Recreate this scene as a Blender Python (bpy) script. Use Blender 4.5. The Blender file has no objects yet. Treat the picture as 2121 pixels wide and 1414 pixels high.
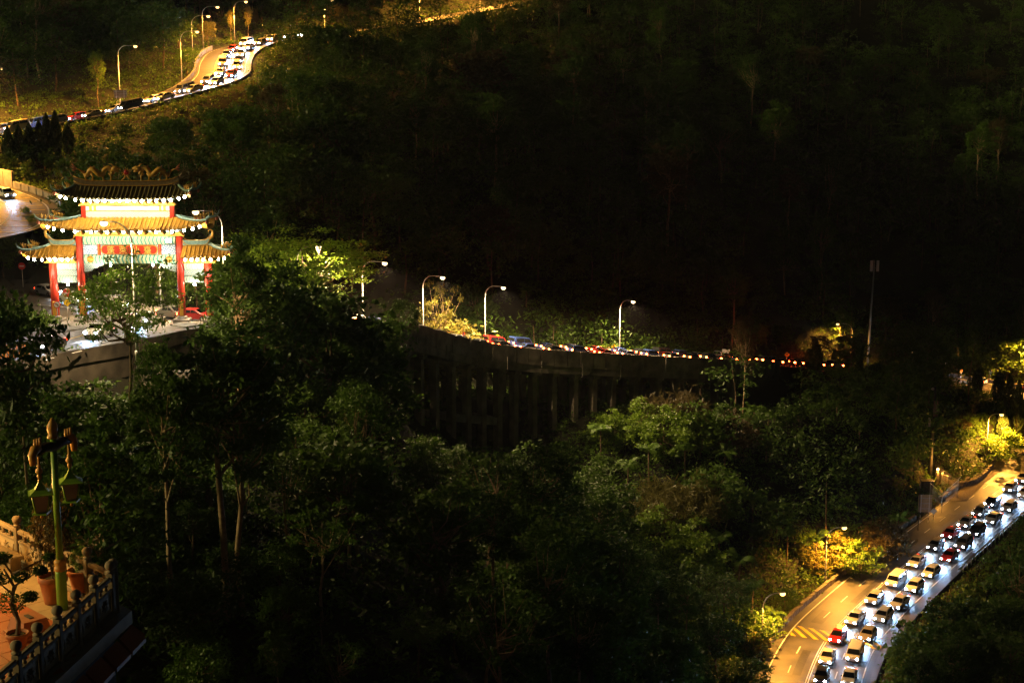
import bpy, math, random
import numpy as np
from mathutils import Vector, Matrix, Euler

# ------------------------------------------------------------------ camera, world, sun, exposure
random.seed(7)
rng = np.random.default_rng(11)
sc = bpy.context.scene
COL = sc.collection
R = math.radians
PITCH = R(10.0)
FPX = 2950.0                       # focal length in photograph pixels (2121 wide)
CAMZ = 100.0
cd = bpy.data.cameras.new('camera')
cd.sensor_width = 36.0
cd.lens = FPX / 2121.0 * 36.0
cd.clip_start = 0.5
cd.clip_end = 5000
cam = bpy.data.objects.new('camera', cd)
cam.location = (0, 0, CAMZ)
cam.rotation_euler = (R(90) - PITCH, 0, 0)
COL.objects.link(cam)
sc.camera = cam

SUN_EL, SUN_AZ = R(15), R(-100)    # faint glow of the resort from the left, behind the camera
w = bpy.data.worlds.new('World')
sc.world = w
w.use_nodes = True
nt = w.node_tree
nt.nodes.clear()
out = nt.nodes.new('ShaderNodeOutputWorld')
bg = nt.nodes.new('ShaderNodeBackground')
sky = nt.nodes.new('ShaderNodeTexSky')
sky.sky_type = 'NISHITA'
sky.sun_disc = False
sky.sun_elevation = SUN_EL
sky.sun_rotation = SUN_AZ
sky.altitude = 1200
bg.inputs['Strength'].default_value = 0.0022
nt.links.new(sky.outputs[0], bg.inputs[0])
nt.links.new(bg.outputs[0], out.inputs[0])
sl = bpy.data.lights.new('sun', 'SUN')
sl.energy = 1.9
sl.angle = R(6)
sl.color = (1.0, 0.80, 0.33)
so = bpy.data.objects.new('sun', sl)
_d = Vector((math.sin(SUN_AZ) * math.cos(SUN_EL), math.cos(SUN_AZ) * math.cos(SUN_EL), math.sin(SUN_EL)))
so.rotation_euler = _d.to_track_quat('Z', 'Y').to_euler()
so.location = (-60, -40, 160)
COL.objects.link(so)
vs = sc.view_settings
vs.view_transform = 'Standard'
vs.look = 'None'
vs.exposure = 0.0
vs.gamma = 1.0
vs.use_curve_mapping = False
cy = sc.cycles
cy.use_light_tree = True
cy.use_denoising = True
cy.use_adaptive_sampling = True
cy.adaptive_threshold = 0.03
cy.max_bounces = 4
cy.diffuse_bounces = 2
cy.glossy_bounces = 2
cy.transmission_bounces = 3
cy.transparent_max_bounces = 4
cy.volume_bounces = 0
cy.sample_clamp_indirect = 2.0
cy.caustics_reflective = False
cy.caustics_refractive = False

# ------------------------------------------------------------------ helpers
CP, SP = math.cos(PITCH), math.sin(PITCH)


def PY(px, py, Y):
    """world point seen at photograph pixel (px,py), Y metres ahead"""
    a = (px - 1060.5) / FPX
    b = (707 - py) / FPX
    vx, vy, vz = a, CP + b * SP, -SP + b * CP
    t = Y / vy
    return Vector((vx * t, Y, CAMZ + vz * t))


def PZ(px, py, z):
    b = (707 - py) / FPX
    vy, vz = CP + b * SP, -SP + b * CP
    t = (z - CAMZ) / vz
    return Vector(((px - 1060.5) / FPX * t, vy * t, z))


def PXf(px, py, fn):
    """intersection of the pixel ray with a surface z = fn(Y)"""
    lo, hi = 20.0, 600.0
    for _ in range(50):
        m = (lo + hi) / 2
        if PY(px, py, m).z > fn(m):
            lo = m
        else:
            hi = m
    return PY(px, py, lo)


def proj(x, y, z):
    x = np.asarray(x, float); y = np.asarray(y, float); z = np.asarray(z, float) - CAMZ
    d = y * CP - z * SP
    u = y * SP + z * CP
    return 1060.5 + FPX * x / d, 707 - FPX * u / d, d


MATS = {}


def _mat(name):
    m = bpy.data.materials.new(name)
    m.use_nodes = True
    n = m.node_tree
    b = n.nodes['Principled BSDF']
    return m, n, b


def mat(name, col, rough=0.7, metal=0.0, var=0.25, scale=4.0, bump=0.0, spec=0.5, coat=0.0):
    if name in MATS:
        return MATS[name]
    m, n, b = _mat(name)
    b.inputs['Roughness'].default_value = rough
    b.inputs['Metallic'].default_value = metal
    b.inputs['Specular IOR Level'].default_value = spec
    b.inputs['Coat Weight'].default_value = coat
    tc = n.nodes.new('ShaderNodeTexCoord')
    nz = n.nodes.new('ShaderNodeTexNoise')
    nz.inputs['Scale'].default_value = scale
    nz.inputs['Detail'].default_value = 6
    n.links.new(tc.outputs['Object'], nz.inputs['Vector'])
    cr = n.nodes.new('ShaderNodeValToRGB')
    cr.color_ramp.elements[0].position = 0.3
    cr.color_ramp.elements[1].position = 0.72
    cr.color_ramp.elements[0].color = (*[c * (1 - var) for c in col], 1)
    cr.color_ramp.elements[1].color = (*[min(1, c * (1 + var)) for c in col], 1)
    n.links.new(nz.outputs['Fac'], cr.inputs[0])
    n.links.new(cr.outputs[0], b.inputs['Base Color'])
    if bump > 0:
        bp = n.nodes.new('ShaderNodeBump')
        bp.inputs['Strength'].default_value = bump
        bp.inputs['Distance'].default_value = 0.05
        n.links.new(nz.outputs['Fac'], bp.inputs['Height'])
        n.links.new(bp.outputs[0], b.inputs['Normal'])
    MATS[name] = m
    return m


def emis(name, col, strength, base=(0.8, 0.8, 0.8)):
    if name in MATS:
        return MATS[name]
    m, n, b = _mat(name)
    b.inputs['Base Color'].default_value = (*base, 1)
    b.inputs['Emission Color'].default_value = (*col, 1)
    b.inputs['Emission Strength'].default_value = strength
    b.inputs['Roughness'].default_value = 0.3
    MATS[name] = m
    return m


def leafmat(name, col, col2, trans=0.35, scale=0.6, rough=0.5):
    if name in MATS:
        return MATS[name]
    m = bpy.data.materials.new(name)
    m.use_nodes = True
    n = m.node_tree
    n.nodes.clear()
    o = n.nodes.new('ShaderNodeOutputMaterial')
    pb = n.nodes.new('ShaderNodeBsdfPrincipled')
    pb.inputs['Roughness'].default_value = rough
    pb.inputs['Specular IOR Level'].default_value = 0.35
    tr = n.nodes.new('ShaderNodeBsdfTranslucent')
    mx = n.nodes.new('ShaderNodeMixShader')
    mx.inputs[0].default_value = trans
    geo = n.nodes.new('ShaderNodeNewGeometry')
    oi = n.nodes.new('ShaderNodeObjectInfo')
    tc = n.nodes.new('ShaderNodeTexCoord')
    nz = n.nodes.new('ShaderNodeTexNoise')
    nz.inputs['Scale'].default_value = scale
    nz.inputs['Detail'].default_value = 3
    n.links.new(tc.outputs['Object'], nz.inputs['Vector'])
    ad = n.nodes.new('ShaderNodeMath'); ad.operation = 'MULTIPLY_ADD'
    n.links.new(geo.outputs['Random Per Island'], ad.inputs[0])
    ad.inputs[1].default_value = 0.5
    n.links.new(nz.outputs['Fac'], ad.inputs[2])
    ad2 = n.nodes.new('ShaderNodeMath'); ad2.operation = 'MULTIPLY_ADD'
    n.links.new(oi.outputs['Random'], ad2.inputs[0])
    ad2.inputs[1].default_value = 0.35
    n.links.new(ad.outputs[0], ad2.inputs[2])
    cr = n.nodes.new('ShaderNodeValToRGB')
    cr.color_ramp.elements[0].position = 0.35
    cr.color_ramp.elements[1].position = 1.15 if False else 1.0
    cr.color_ramp.elements[0].color = (*col, 1)
    cr.color_ramp.elements[1].color = (*col2, 1)
    n.links.new(ad2.outputs[0], cr.inputs[0])
    n.links.new(cr.outputs[0], pb.inputs['Base Color'])
    n.links.new(cr.outputs[0], tr.inputs['Color'])
    n.links.new(pb.outputs[0], mx.inputs[1])
    n.links.new(tr.outputs[0], mx.inputs[2])
    n.links.new(mx.outputs[0], o.inputs[0])
    MATS[name] = m
    return m


class MB:
    """collects primitive shapes into one mesh"""
    def __init__(s):
        s.v, s.f, s.sm = [], [], []

    def add(s, vs_, fs_, smooth=False):
        o = len(s.v)
        s.v += [tuple(p) for p in vs_]
        s.f += [tuple(i + o for i in f) for f in fs_]
        s.sm += [smooth] * len(fs_)
        return s

    def box(s, c, d, rot=None):
        x, y, z = d[0] / 2, d[1] / 2, d[2] / 2
        P = [Vector(p) for p in ((-x, -y, -z), (x, -y, -z), (x, y, -z), (-x, y, -z), (-x, -y, z), (x, -y, z), (x, y, z), (-x, y, z))]
        if rot is not None:
            M = rot if isinstance(rot, Matrix) else Euler(rot).to_matrix()
            P = [M @ p for p in P]
        c = Vector(c)
        return s.add([p + c for p in P], [(0, 3, 2, 1), (4, 5, 6, 7), (0, 1, 5, 4), (1, 2, 6, 5), (2, 3, 7, 6), (3, 0, 4, 7)])

    def bbox(s, c, d, b=0.02):
        """box with chamfered vertical and top edges"""
        x, y, z = d[0] / 2, d[1] / 2, d[2] / 2
        b = min(b, x * .9, y * .9, z * .9)
        ring = lambda e: [(-x + e, -y), (x - e, -y), (x, -y + e), (x, y - e), (x - e, y), (-x + e, y), (-x, y - e), (-x, -y + e)]
        V = []
        for zz, k in ((-z, 0), (z - b, 0), (z, 1)):
            for (px, py) in ring(b):
                if k:
                    px *= (x - b) / x; py *= (y - b) / y
                V.append((c[0] + px, c[1] + py, c[2] + zz))
        F = []
        for r in range(2):
            for i in range(8):
                j = (i + 1) % 8
                F.append((r * 8 + i, r * 8 + j, r * 8 + 8 + j, r * 8 + 8 + i))
        F.append(tuple(range(16, 24)))
        F.append(tuple(reversed(range(8))))
        return s.add(V, F)

    def tube(s, pts, rad, n=8, cap=True, smooth=True):
        pts = [Vector(p) for p in pts]
        if not hasattr(rad, '__len__'):
            rad = [rad] * len(pts)
        V, F = [], []
        up = None
        for i, p in enumerate(pts):
            t = (pts[min(i + 1, len(pts) - 1)] - pts[max(i - 1, 0)])
            if t.length < 1e-9:
                t = Vector((0, 0, 1))
            t.normalize()
            if up is None:
                up = Vector((1, 0, 0)) if abs(t.x) < 0.8 else Vector((0, 1, 0))
            a = t.cross(up)
            if a.length < 1e-6:
                a = t.cross(Vector((0.3, 0.9, 0.2)))
            a.normalize()
            b = t.cross(a)
            up = -b if False else a.cross(t)
            for k in range(n):
                th = 2 * math.pi * k / n
                V.append(p + (a * math.cos(th) + b * math.sin(th)) * rad[i])
        for i in range(len(pts) - 1):
            for k in range(n):
                l = (k + 1) % n
                F.append((i * n + k, i * n + l, (i + 1) * n + l, (i + 1) * n + k))
        if cap:
            F.append(tuple(reversed(range(n))))
            F.append(tuple(range((len(pts) - 1) * n, len(pts) * n)))
        return s.add(V, F, smooth)

    def lathe(s, prof, n=12, c=(0, 0, 0), smooth=True):
        V, F = [], []
        for (r, z) in prof:
            for k in range(n):
                th = 2 * math.pi * k / n
                V.append((c[0] + r * math.cos(th), c[1] + r * math.sin(th), c[2] + z))
        for i in range(len(prof) - 1):
            for k in range(n):
                l = (k + 1) % n
                F.append((i * n + k, i * n + l, (i + 1) * n + l, (i + 1) * n + k))
        F.append(tuple(reversed(range(n))))
        F.append(tuple(range((len(prof) - 1) * n, len(prof) * n)))
        return s.add(V, F, smooth)

    def prism(s, poly, y0, y1):
        """polygon in the x-z plane, extruded from y0 to y1"""
        n = len(poly)
        V = [(p[0], y0, p[1]) for p in poly] + [(p[0], y1, p[1]) for p in poly]
        F = [tuple(range(n)), tuple(reversed(range(n, 2 * n)))]
        for i in range(n):
            j = (i + 1) % n
            F.append((j, i, n + i, n + j))
        return s.add(V, F)

    def mesh(s, name, m=None):
        me = bpy.data.meshes.new(name)
        me.from_pydata(s.v, [], s.f)
        me.polygons.foreach_set('use_smooth', s.sm)
        if m:
            me.materials.append(m)
        me.update()
        return me

    def build(s, name, m, parent=None, loc=(0, 0, 0)):
        return obj(name, s.mesh(name, m), parent, loc)


def obj(name, me, parent=None, loc=(0, 0, 0), rot=None, scale=None):
    o = bpy.data.objects.new(name, me)
    COL.objects.link(o)
    o.location = loc
    if rot is not None:
        o.rotation_euler = rot
    if scale is not None:
        o.scale = scale if hasattr(scale, '__len__') else (scale,) * 3
    if parent:
        o.parent = parent
    return o


def tag(o, label=None, cat=None, group=None, kind=None):
    if label: o['label'] = label
    if cat: o['category'] = cat
    if group: o['group'] = group
    if kind: o['kind'] = kind
    return o


def thing(name, label, cat, loc=(0, 0, 0), rz=0, group=None):
    o = bpy.data.objects.new(name, None)
    o.empty_display_size = 0.3
    COL.objects.link(o)
    o.location = loc
    o.rotation_euler = (0, 0, rz)
    return tag(o, label, cat, group)


def copy_tree(o, parent=None):
    c = o.copy()
    COL.objects.link(c)
    c.parent = parent
    for ch in list(o.children):
        copy_tree(ch, c)
    return c


def npmesh(name, V, F, m, smooth=False):
    """mesh from numpy arrays, F (n,4) or (n,3)"""
    me = bpy.data.meshes.new(name)
    V = np.asarray(V, np.float32); F = np.asarray(F, np.int32)
    k = F.shape[1]
    me.vertices.add(len(V)); me.vertices.foreach_set('co', V.ravel())
    me.loops.add(F.size); me.loops.foreach_set('vertex_index', F.ravel())
    me.polygons.add(len(F))
    me.polygons.foreach_set('loop_start', np.arange(0, F.size, k, dtype=np.int32))
    me.polygons.foreach_set('loop_total', np.full(len(F), k, np.int32))
    me.polygons.foreach_set('use_smooth', np.full(len(F), smooth))
    if m:
        me.materials.append(m)
    me.update(calc_edges=True)
    me.validate()
    return me


def text_mesh(body, size, m, depth=0.01):
    c = bpy.data.curves.new('lettering', 'FONT')
    c.body = body; c.size = size; c.extrude = depth
    c.align_x = 'CENTER'; c.align_y = 'CENTER'
    c.resolution_u = 3
    o = bpy.data.objects.new('lettering_tmp', c)
    COL.objects.link(o)
    dg = bpy.context.evaluated_depsgraph_get()
    me = bpy.data.meshes.new_from_object(o.evaluated_get(dg))
    bpy.data.objects.remove(o); bpy.data.curves.remove(c)
    me.materials.clear(); me.materials.append(m)
    # centre on its own bounds
    co = np.empty(len(me.vertices) * 3, np.float32); me.vertices.foreach_get('co', co); co = co.reshape(-1, 3)
    if len(co):
        co[:, :2] -= (co[:, :2].max(0) + co[:, :2].min(0)) / 2
        me.vertices.foreach_set('co', co.ravel())
    return me


def spot(name, parent, loc, direction, energy, col, angle=120, blend=0.6, size=0.15):
    l = bpy.data.lights.new(name, 'SPOT')
    l.energy = energy; l.color = col; l.spot_size = R(angle); l.spot_blend = blend; l.shadow_soft_size = size
    o = bpy.data.objects.new(name, l)
    COL.objects.link(o)
    o.location = loc
    o.rotation_euler = Vector(direction).to_track_quat('-Z', 'Y').to_euler()
    if parent: o.parent = parent
    return o


def point(name, parent, loc, energy, col, size=0.1):
    l = bpy.data.lights.new(name, 'POINT')
    l.energy = energy; l.color = col; l.shadow_soft_size = size
    o = bpy.data.objects.new(name, l)
    COL.objects.link(o); o.location = loc
    if parent: o.parent = parent
    return o


ORD = ['first', 'second', 'third', 'fourth', 'fifth', 'sixth', 'seventh', 'eighth', 'ninth', 'tenth', 'eleventh', 'twelfth',
       'thirteenth', 'fourteenth', 'fifteenth', 'sixteenth', 'seventeenth', 'eighteenth', 'nineteenth', 'twentieth',
       'twenty-first', 'twenty-second', 'twenty-third', 'twenty-fourth', 'twenty-fifth', 'twenty-sixth', 'twenty-seventh',
       'twenty-eighth', 'twenty-ninth', 'thirtieth', 'thirty-first', 'thirty-second', 'thirty-third', 'thirty-fourth',
       'thirty-fifth', 'thirty-sixth', 'thirty-seventh', 'thirty-eighth', 'thirty-ninth', 'fortieth']

# ------------------------------------------------------------------ materials


def asphalt():
    m, n, b = _mat('asphalt')
    tc = n.nodes.new('ShaderNodeTexCoord')
    n1 = n.nodes.new('ShaderNodeTexNoise'); n1.inputs['Scale'].default_value = 0.35; n1.inputs['Detail'].default_value = 8
    n2 = n.nodes.new('ShaderNodeTexNoise'); n2.inputs['Scale'].default_value = 30; n2.inputs['Detail'].default_value = 3
    n.links.new(tc.outputs['Object'], n1.inputs['Vector']); n.links.new(tc.outputs['Object'], n2.inputs['Vector'])
    cr = n.nodes.new('ShaderNodeValToRGB')
    cr.color_ramp.elements[0].position = .3; cr.color_ramp.elements[1].position = .75
    cr.color_ramp.elements[0].color = (.032, .031, .030, 1); cr.color_ramp.elements[1].color = (.115, .108, .10, 1)
    n.links.new(n1.outputs[0], cr.inputs[0])
    mxn = n.nodes.new('ShaderNodeMixRGB'); mxn.blend_type = 'OVERLAY'; mxn.inputs[0].default_value = .35
    n.links.new(cr.outputs[0], mxn.inputs[1]); n.links.new(n2.outputs[0], mxn.inputs[2])
    n.links.new(mxn.outputs[0], b.inputs['Base Color'])
    rr = n.nodes.new('ShaderNodeMapRange'); rr.inputs[3].default_value = .38; rr.inputs[4].default_value = .7
    n.links.new(n1.outputs[0], rr.inputs[0]); n.links.new(rr.outputs[0], b.inputs['Roughness'])
    bp = n.nodes.new('ShaderNodeBump'); bp.inputs['Strength'].default_value = .25; bp.inputs['Distance'].default_value = .02
    n.links.new(n2.outputs[0], bp.inputs['Height']); n.links.new(bp.outputs[0], b.inputs['Normal'])
    MATS['asphalt'] = m
    return m


ASPH = asphalt()
M_WHITE = mat('road_paint_white', (.72, .72, .70), .6, var=.2, scale=3)
M_YELLOW = mat('road_paint_yellow', (.70, .45, .04), .6, var=.2, scale=3)
M_CONC = mat('concrete', (.26, .24, .21), .85, var=.35, scale=.8, bump=.3)
M_CONCD = mat('weathered_concrete', (.21, .18, .145), .9, var=.5, scale=.5, bump=.4)
M_STONE = mat('rubble_stone', (.16, .135, .10), .9, var=.6, scale=2.2, bump=1.0)
M_SOIL = mat('soil', (.018, .019, .009), .95, var=.5, scale=.4, bump=.5)
M_STEEL = mat('galvanised_steel', (.48, .48, .47), .45, .5, var=.1)
M_DARKM = mat('dark_metal', (.04, .04, .04), .5, .3)
M_BARK = mat('bark', (.15, .10, .06), .9, var=.5, scale=3, bump=.6)
M_BARKP = mat('pale_bark', (.36, .25, .14), .9, var=.4, scale=3, bump=.5)
M_BLACK = mat('black_paint', (.02, .02, .02), .5)
M_SIGNW = mat('sign_white', (.8, .8, .8), .4, var=.05)
M_SIGNR = mat('sign_red', (.62, .03, .02), .4, var=.08)
M_SIGNB = mat('sign_blue', (.02, .07, .45), .4, var=.08)
M_SIGNY = mat('sign_yellow', (.78, .48, .02), .4, var=.08)
M_SIGNO = mat('sign_orange', (.75, .30, .03), .4, var=.08)
M_SIGNBK = mat('sign_back', (.30, .27, .23), .5, .2, var=.2)
L_DARK = leafmat('leaf_dark', (.018, .048, .007), (.065, .125, .015))
L_MID = leafmat('leaf_mid', (.030, .075, .008), (.10, .19, .02))
L_LIT = leafmat('leaf_lit_green', (.075, .15, .009), (.20, .32, .025))  # strong light on the crowns is put into this brighter leaf colour
L_LIT_YEL = leafmat('leaf_lit_yellow', (.12, .12, .02), (.26, .24, .04))  # yellowish leaf with the lamplight's yellow painted into its colour
L_DRY = leafmat('leaf_dry', (.045, .035, .012), (.11, .085, .03))
L_FERN = leafmat('leaf_fern', (.045, .105, .012), (.12, .22, .03), scale=1.5)
L_CYP = leafmat('leaf_cypress', (.020, .042, .014), (.055, .085, .022), trans=.15)
L_GRASS = leafmat('grass', (.06, .07, .016), (.15, .14, .035))
SODIUM = (1.0, .41, .055)
WARM = (1.0, .68, .34)
COOL = (.62, .80, 1.0)

# ------------------------------------------------------------------ road lines


def catmull(P, step=2.0):
    """resample a list of tuples (any length, first three are xyz)"""
    A = [np.array(p, float) for p in P]
    outp = []
    for i in range(len(A) - 1):
        p0, p1, p2, p3 = A[max(i - 1, 0)], A[i], A[i + 1], A[min(i + 2, len(A) - 1)]
        n = max(2, int(np.linalg.norm(p2[:3] - p1[:3]) / step))
        for k in range(n):
            t = k / n
            outp.append(.5 * ((2 * p1) + (-p0 + p2) * t + (2 * p0 - 5 * p1 + 4 * p2 - p3) * t * t + (-p0 + 3 * p1 - 3 * p2 + p3) * t ** 3))
    outp.append(A[-1])
    return np.array(outp)


class Road:
    def __init__(s, pts, step=2.0):
        """pts: (px,py,Y,width,bank); bank: rise per metre towards the left of travel"""
        P = []
        for (px, py, Y, wd, bk) in pts:
            p = PY(px, py, Y)
            P.append((p.x, p.y, p.z, wd, bk))
        s.P = catmull(P, step)
        T = np.gradient(s.P[:, :2], axis=0)
        T /= np.linalg.norm(T, axis=1)[:, None]
        s.T = T
        s.N = np.stack([-T[:, 1], T[:, 0]], 1)         # left of travel
        d = np.linalg.norm(np.diff(s.P[:, :3], axis=0), axis=1)
        s.S = np.concatenate([[0], np.cumsum(d)])
        s.L = s.S[-1]

    def at(s, d, off=0.0, up=0.0):
        q = [np.interp(d, s.S, s.P[:, k]) for k in range(5)]
        nx, ny = np.interp(d, s.S, s.N[:, 0]), np.interp(d, s.S, s.N[:, 1])
        return Vector((q[0] + nx * off, q[1] + ny * off, q[2] + q[4] * off + up))

    def dirv(s, d):
        v = s.at(d + 1) - s.at(d - 1)
        return v.normalized()

    def half(s, d):
        return float(np.interp(d, s.S, s.P[:, 3])) / 2

    def nearest_px(s, px, off=0.0, lo=0, hi=1e9):
        best, bd = 0, 1e9
        for d in np.arange(max(0, lo), min(s.L, hi), .5):
            p = s.at(d, off)
            q = proj(p.x, p.y, p.z)
            e = abs(float(q[0]) - px)
            if e < bd:
                bd, best = e, d
        return best

    def strip(s, d0, d1, o0, o1, up, step=2.0, mb=None):
        """flat strip between two offsets (functions or numbers)"""
        mb = mb or MB()
        n = max(1, int((d1 - d0) / step))
        f = lambda o, d: o(d) if callable(o) else o
        V, F = [], []
        for i in range(n + 1):
            d = d0 + (d1 - d0) * i / n
            V += [s.at(d, f(o0, d), up), s.at(d, f(o1, d), up)]
        for i in range(n):
            F.append((2 * i, 2 * i + 1, 2 * i + 3, 2 * i + 2) if True else 0)
        # o0 < o1 (left positive): make the face point up
        F = [tuple(reversed(q)) for q in F]
        return mb.add(V, F)

    def wall(s, d0, d1, o0, o1, z0, z1, step=2.0, mb=None):
        """solid wall between offsets o0<o1 and heights z0<z1 above the road line"""
        mb = mb or MB()
        n = max(1, int(round((d1 - d0) / step)))
        V, F = [], []
        for i in range(n + 1):
            d = d0 + (d1 - d0) * i / n
            f = lambda o: o(d) if callable(o) else o
            V += [s.at(d, f(o0), z0), s.at(d, f(o1), z0), s.at(d, f(o1), z1), s.at(d, f(o0), z1)]
        for i in range(n):
            a, b = 4 * i, 4 * i + 4
            for k in range(4):
                l = (k + 1) % 4
                F.append((a + k, a + l, b + l, b + k))
        F.append((3, 2, 1, 0))
        e = 4 * n
        F.append((e, e + 1, e + 2, e + 3))
        return mb.add(V, F)


MAIN = Road([(400, 666, 168, 11, 0), (470, 666, 172, 11, 0), (600, 666, 181, 11, 0), (752, 674, 195, 11, 0), (877, 702, 212, 11, 0), (1005, 720, 224, 11, 0),
             (1140, 730, 234, 11, 0), (1283, 738, 245, 11, 0.0), (1450, 747, 262, 11, 0), (1600, 755, 290, 11, 0),
             (1700, 761, 312, 11, 0), (1800, 769, 325, 11, 0), (1900, 780, 322, 11, 0), (1990, 795, 315, 11.5, 0),
             (2070, 808, 307, 12, 0), (2150, 820, 299, 12, 0), (2225, 845, 291, 13, 0), (2255, 885, 280, 13, 0), (2215, 930, 268.5, 14, 0),
             (2121, 988, 258, 14, 0), (1985, 1092, 232.5, 14, 0), (1882, 1177, 214, 14.5, 0), (1792, 1257, 199.5, 15, 0),
             (1727, 1327, 187, 15, 0), (1688, 1414, 172.5, 14.5, 0), (1672, 1500, 160, 14, 0), (1680, 1640, 143, 14, 0), (1720, 1850, 122, 14, 0)])
UPPER = Road([(-420, 335, 240, 11, -.12), (-220, 312, 256, 11, -.12), (-100, 296, 264, 11, -.12), (0, 279, 272, 11, -.12), (120, 257, 280, 11, -.12), (230, 236, 288, 11, -.12), (330, 209, 296, 11.5, -.12),
              (415, 181, 306, 12, -.10), (456, 155, 318, 12.5, -.04), (463, 130, 330, 12.5, 0), (480, 108, 343, 12, 0), (522, 93, 355, 12, -.05),
              (585, 83, 368, 12, -.08), (665, 74, 385, 12, -.08), (780, 58, 410, 12, -.05), (950, 30, 440, 12, 0), (1150, -10, 470, 12, 0)])
# UPPER runs left -> right; its left of travel is the far side, negative bank tips it towards the camera
RAMP = Road([(-330, 352, 250, 11, 0), (-150, 372, 240, 12, 0), (-40, 396, 230, 13, 0), (22, 430, 217, 14, 0), (0, 468, 205, 13, 0), (-90, 494, 197, 12, 0), (-260, 520, 188, 11, 0)])


ZJX, ZJY = [100, 120, 132, 148, 160, 170, 178, 190, 205, 230], [77.2, 76, 75.2, 74.2, 73.3, 72.75, 72.3, 72.7, 73.6, 75.5]


def zj(Y):
    return float(np.interp(Y, ZJX, ZJY))


MAIN_V0 = MAIN.nearest_px(640, 0, 0, 200)
MAIN_V1 = MAIN.nearest_px(1560, 0, 0, 260)
MAIN_RIGHT = MAIN.nearest_px(2060, 0, 0, 330)
_e = [d for d in np.arange(MAIN_RIGHT + 30, MAIN.L, 1.0) if proj(*MAIN.at(d))[0] < 2125]
MAIN_LOW0 = _e[0]                       # where the lower stretch comes back into the picture
MAIN_LOW1 = [d for d in np.arange(MAIN_LOW0, MAIN.L, 1.0) if proj(*MAIN.at(d))[1] > 1414][0]

# junction outline (photograph pixels, drawn on the surface z = zj(Y))
JO = [(20, 566), (120, 590), (230, 612), (340, 638), (420, 650), (486, 655), (500, 672), (400, 682), (290, 704), (130, 731), (0, 757), (-120, 782),
      (-150, 740), (-20, 705), (60, 688), (100, 668), (70, 640), (20, 612), (-40, 590), (-60, 560)]
JW = [PXf(px, py, zj) for px, py in JO]

# ------------------------------------------------------------------ terrain
CT = []


def ct(px, py, Y, dz=0):
    p = PY(px, py, Y)
    CT.append((p.x, p.y, p.z + dz))


for x, y, z in [(-60, 0, 84), (-30, 8, 79), (0, 0, 72), (40, 0, 58), (90, 0, 40), (-30, 45, 72), (-14, 45, 68), (-12, 25, 72), (0, 30, 64), (30, 40, 48),
                (80, 50, 28), (-70, 60, 76), (-45, 90, 72), (-20, 95, 63.5), (-32, 118, 68), (-50, 110, 72), (-70, 110, 76), (0, 95, 52), (20, 110, 40), (-8, 130, 52), (22, 145, 36),
                (2, 168, 42), (-20, 158, 57), (-12, 190, 50), (-4, 208, 44), (50, 130, 22), (66, 150, 17), (95, 170, 17), (90, 120, 14), (140, 140, 14),
                (95, 215, 19), (125, 240, 22), (150, 200, 18), (-30, 175, 66), (-22, 190, 60), (-8, 220, 46), (8, 232, 46), (22, 240, 47), (30, 225, 40),
                (18, 215, 38), (24, 190, 27), (34, 200, 28), (45, 225, 32), (36, 240, 44), (55, 250, 41), (62, 262, 42), (80, 300, 42), (48, 262, 48),
                (62, 235, 30), (80, 262, 35), (95, 285, 35), (110, 290, 36)]:
    CT.append((x, y, z))
for i, p in enumerate(JW):
    if 6 <= i <= 11:
        CT.append((p.x + 1.2, p.y - 5.0, p.z - 8.0))
    else:
        CT.append((p.x, p.y, p.z - .6))
for a in [(620, 560, 215), (760, 590, 218), (900, 655, 230), (1040, 690, 240), (1200, 700, 252), (1350, 700, 264), (1500, 715, 285), (1650, 725, 318), (1800, 735, 342), (1950, 745, 340), (2100, 770, 335), (2250, 780, 330)]:
    ct(*a, dz=-3)
for a in [(760, 430, 262), (950, 430, 280), (1150, 430, 305), (1350, 430, 325), (1600, 430, 352), (1850, 430, 385), (2100, 430, 385), (2400, 430, 380),
          (760, 260, 300), (950, 230, 335), (1150, 230, 365), (1400, 230, 395), (1700, 230, 425), (2000, 230, 450), (2350, 200, 450),
          (700, 130, 350), (900, 80, 405), (1150, 20, 450), (1450, 20, 470), (1800, 20, 500), (2200, 0, 520),
          (480, 430, 225), (480, 300, 262), (300, 360, 235), (300, 270, 262), (160, 330, 245), (560, 200, 300), (620, 110, 345), (90, 330, 248), (60, 300, 256), (430, 220, 285),
          (130, 520, 212), (10, 520, 208), (-80, 520, 200), (120, 440, 228), (-100, 340, 250),
          (60, 180, 295), (200, 150, 305), (300, 120, 318), (380, 90, 335), (-100, 200, 280), (60, 60, 330), (250, 20, 355), (420, 20, 370), (-150, 80, 310),
          (520, 30, 395), (700, -20, 430), (950, -60, 480), (-300, 0, 320), (100, -120, 400), (500, -150, 460), (1000, -200, 560), (1600, -200, 600), (2200, -220, 640)]:
    ct(*a, dz=-4 if a[1] > 200 else -3)
for d in np.arange(0, UPPER.L, 14):
    p = UPPER.at(d); CT.append((p.x, p.y, p.z - .4))
for d in np.arange(0, RAMP.L, 14):
    p = RAMP.at(d); CT.append((p.x, p.y, p.z - .4))
for d in np.arange(MAIN_V1, MAIN.L, 16):
    p = MAIN.at(d); CT.append((p.x, p.y, p.z - .4))
for x, y, z in [(-300, 100, 95), (-300, 300, 120), (300, 100, 20), (300, 300, 60), (300, 500, 130), (-300, 600, 190), (0, 800, 260), (300, 800, 260), (-600, 300, 150), (600, 300, 70),
                (-200, -200, 110), (200, -200, 70), (0, -100, 78), (0, 1200, 330), (900, 900, 200), (-900, 900, 260), (-900, -300, 150), (900, -300, 60)]:
    CT.append((x, y, z))
CT = np.array(CT)
SCL = 100.0


def tps(r2):
    return 0.5 * r2 * np.log(np.maximum(r2, 1e-12))


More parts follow.
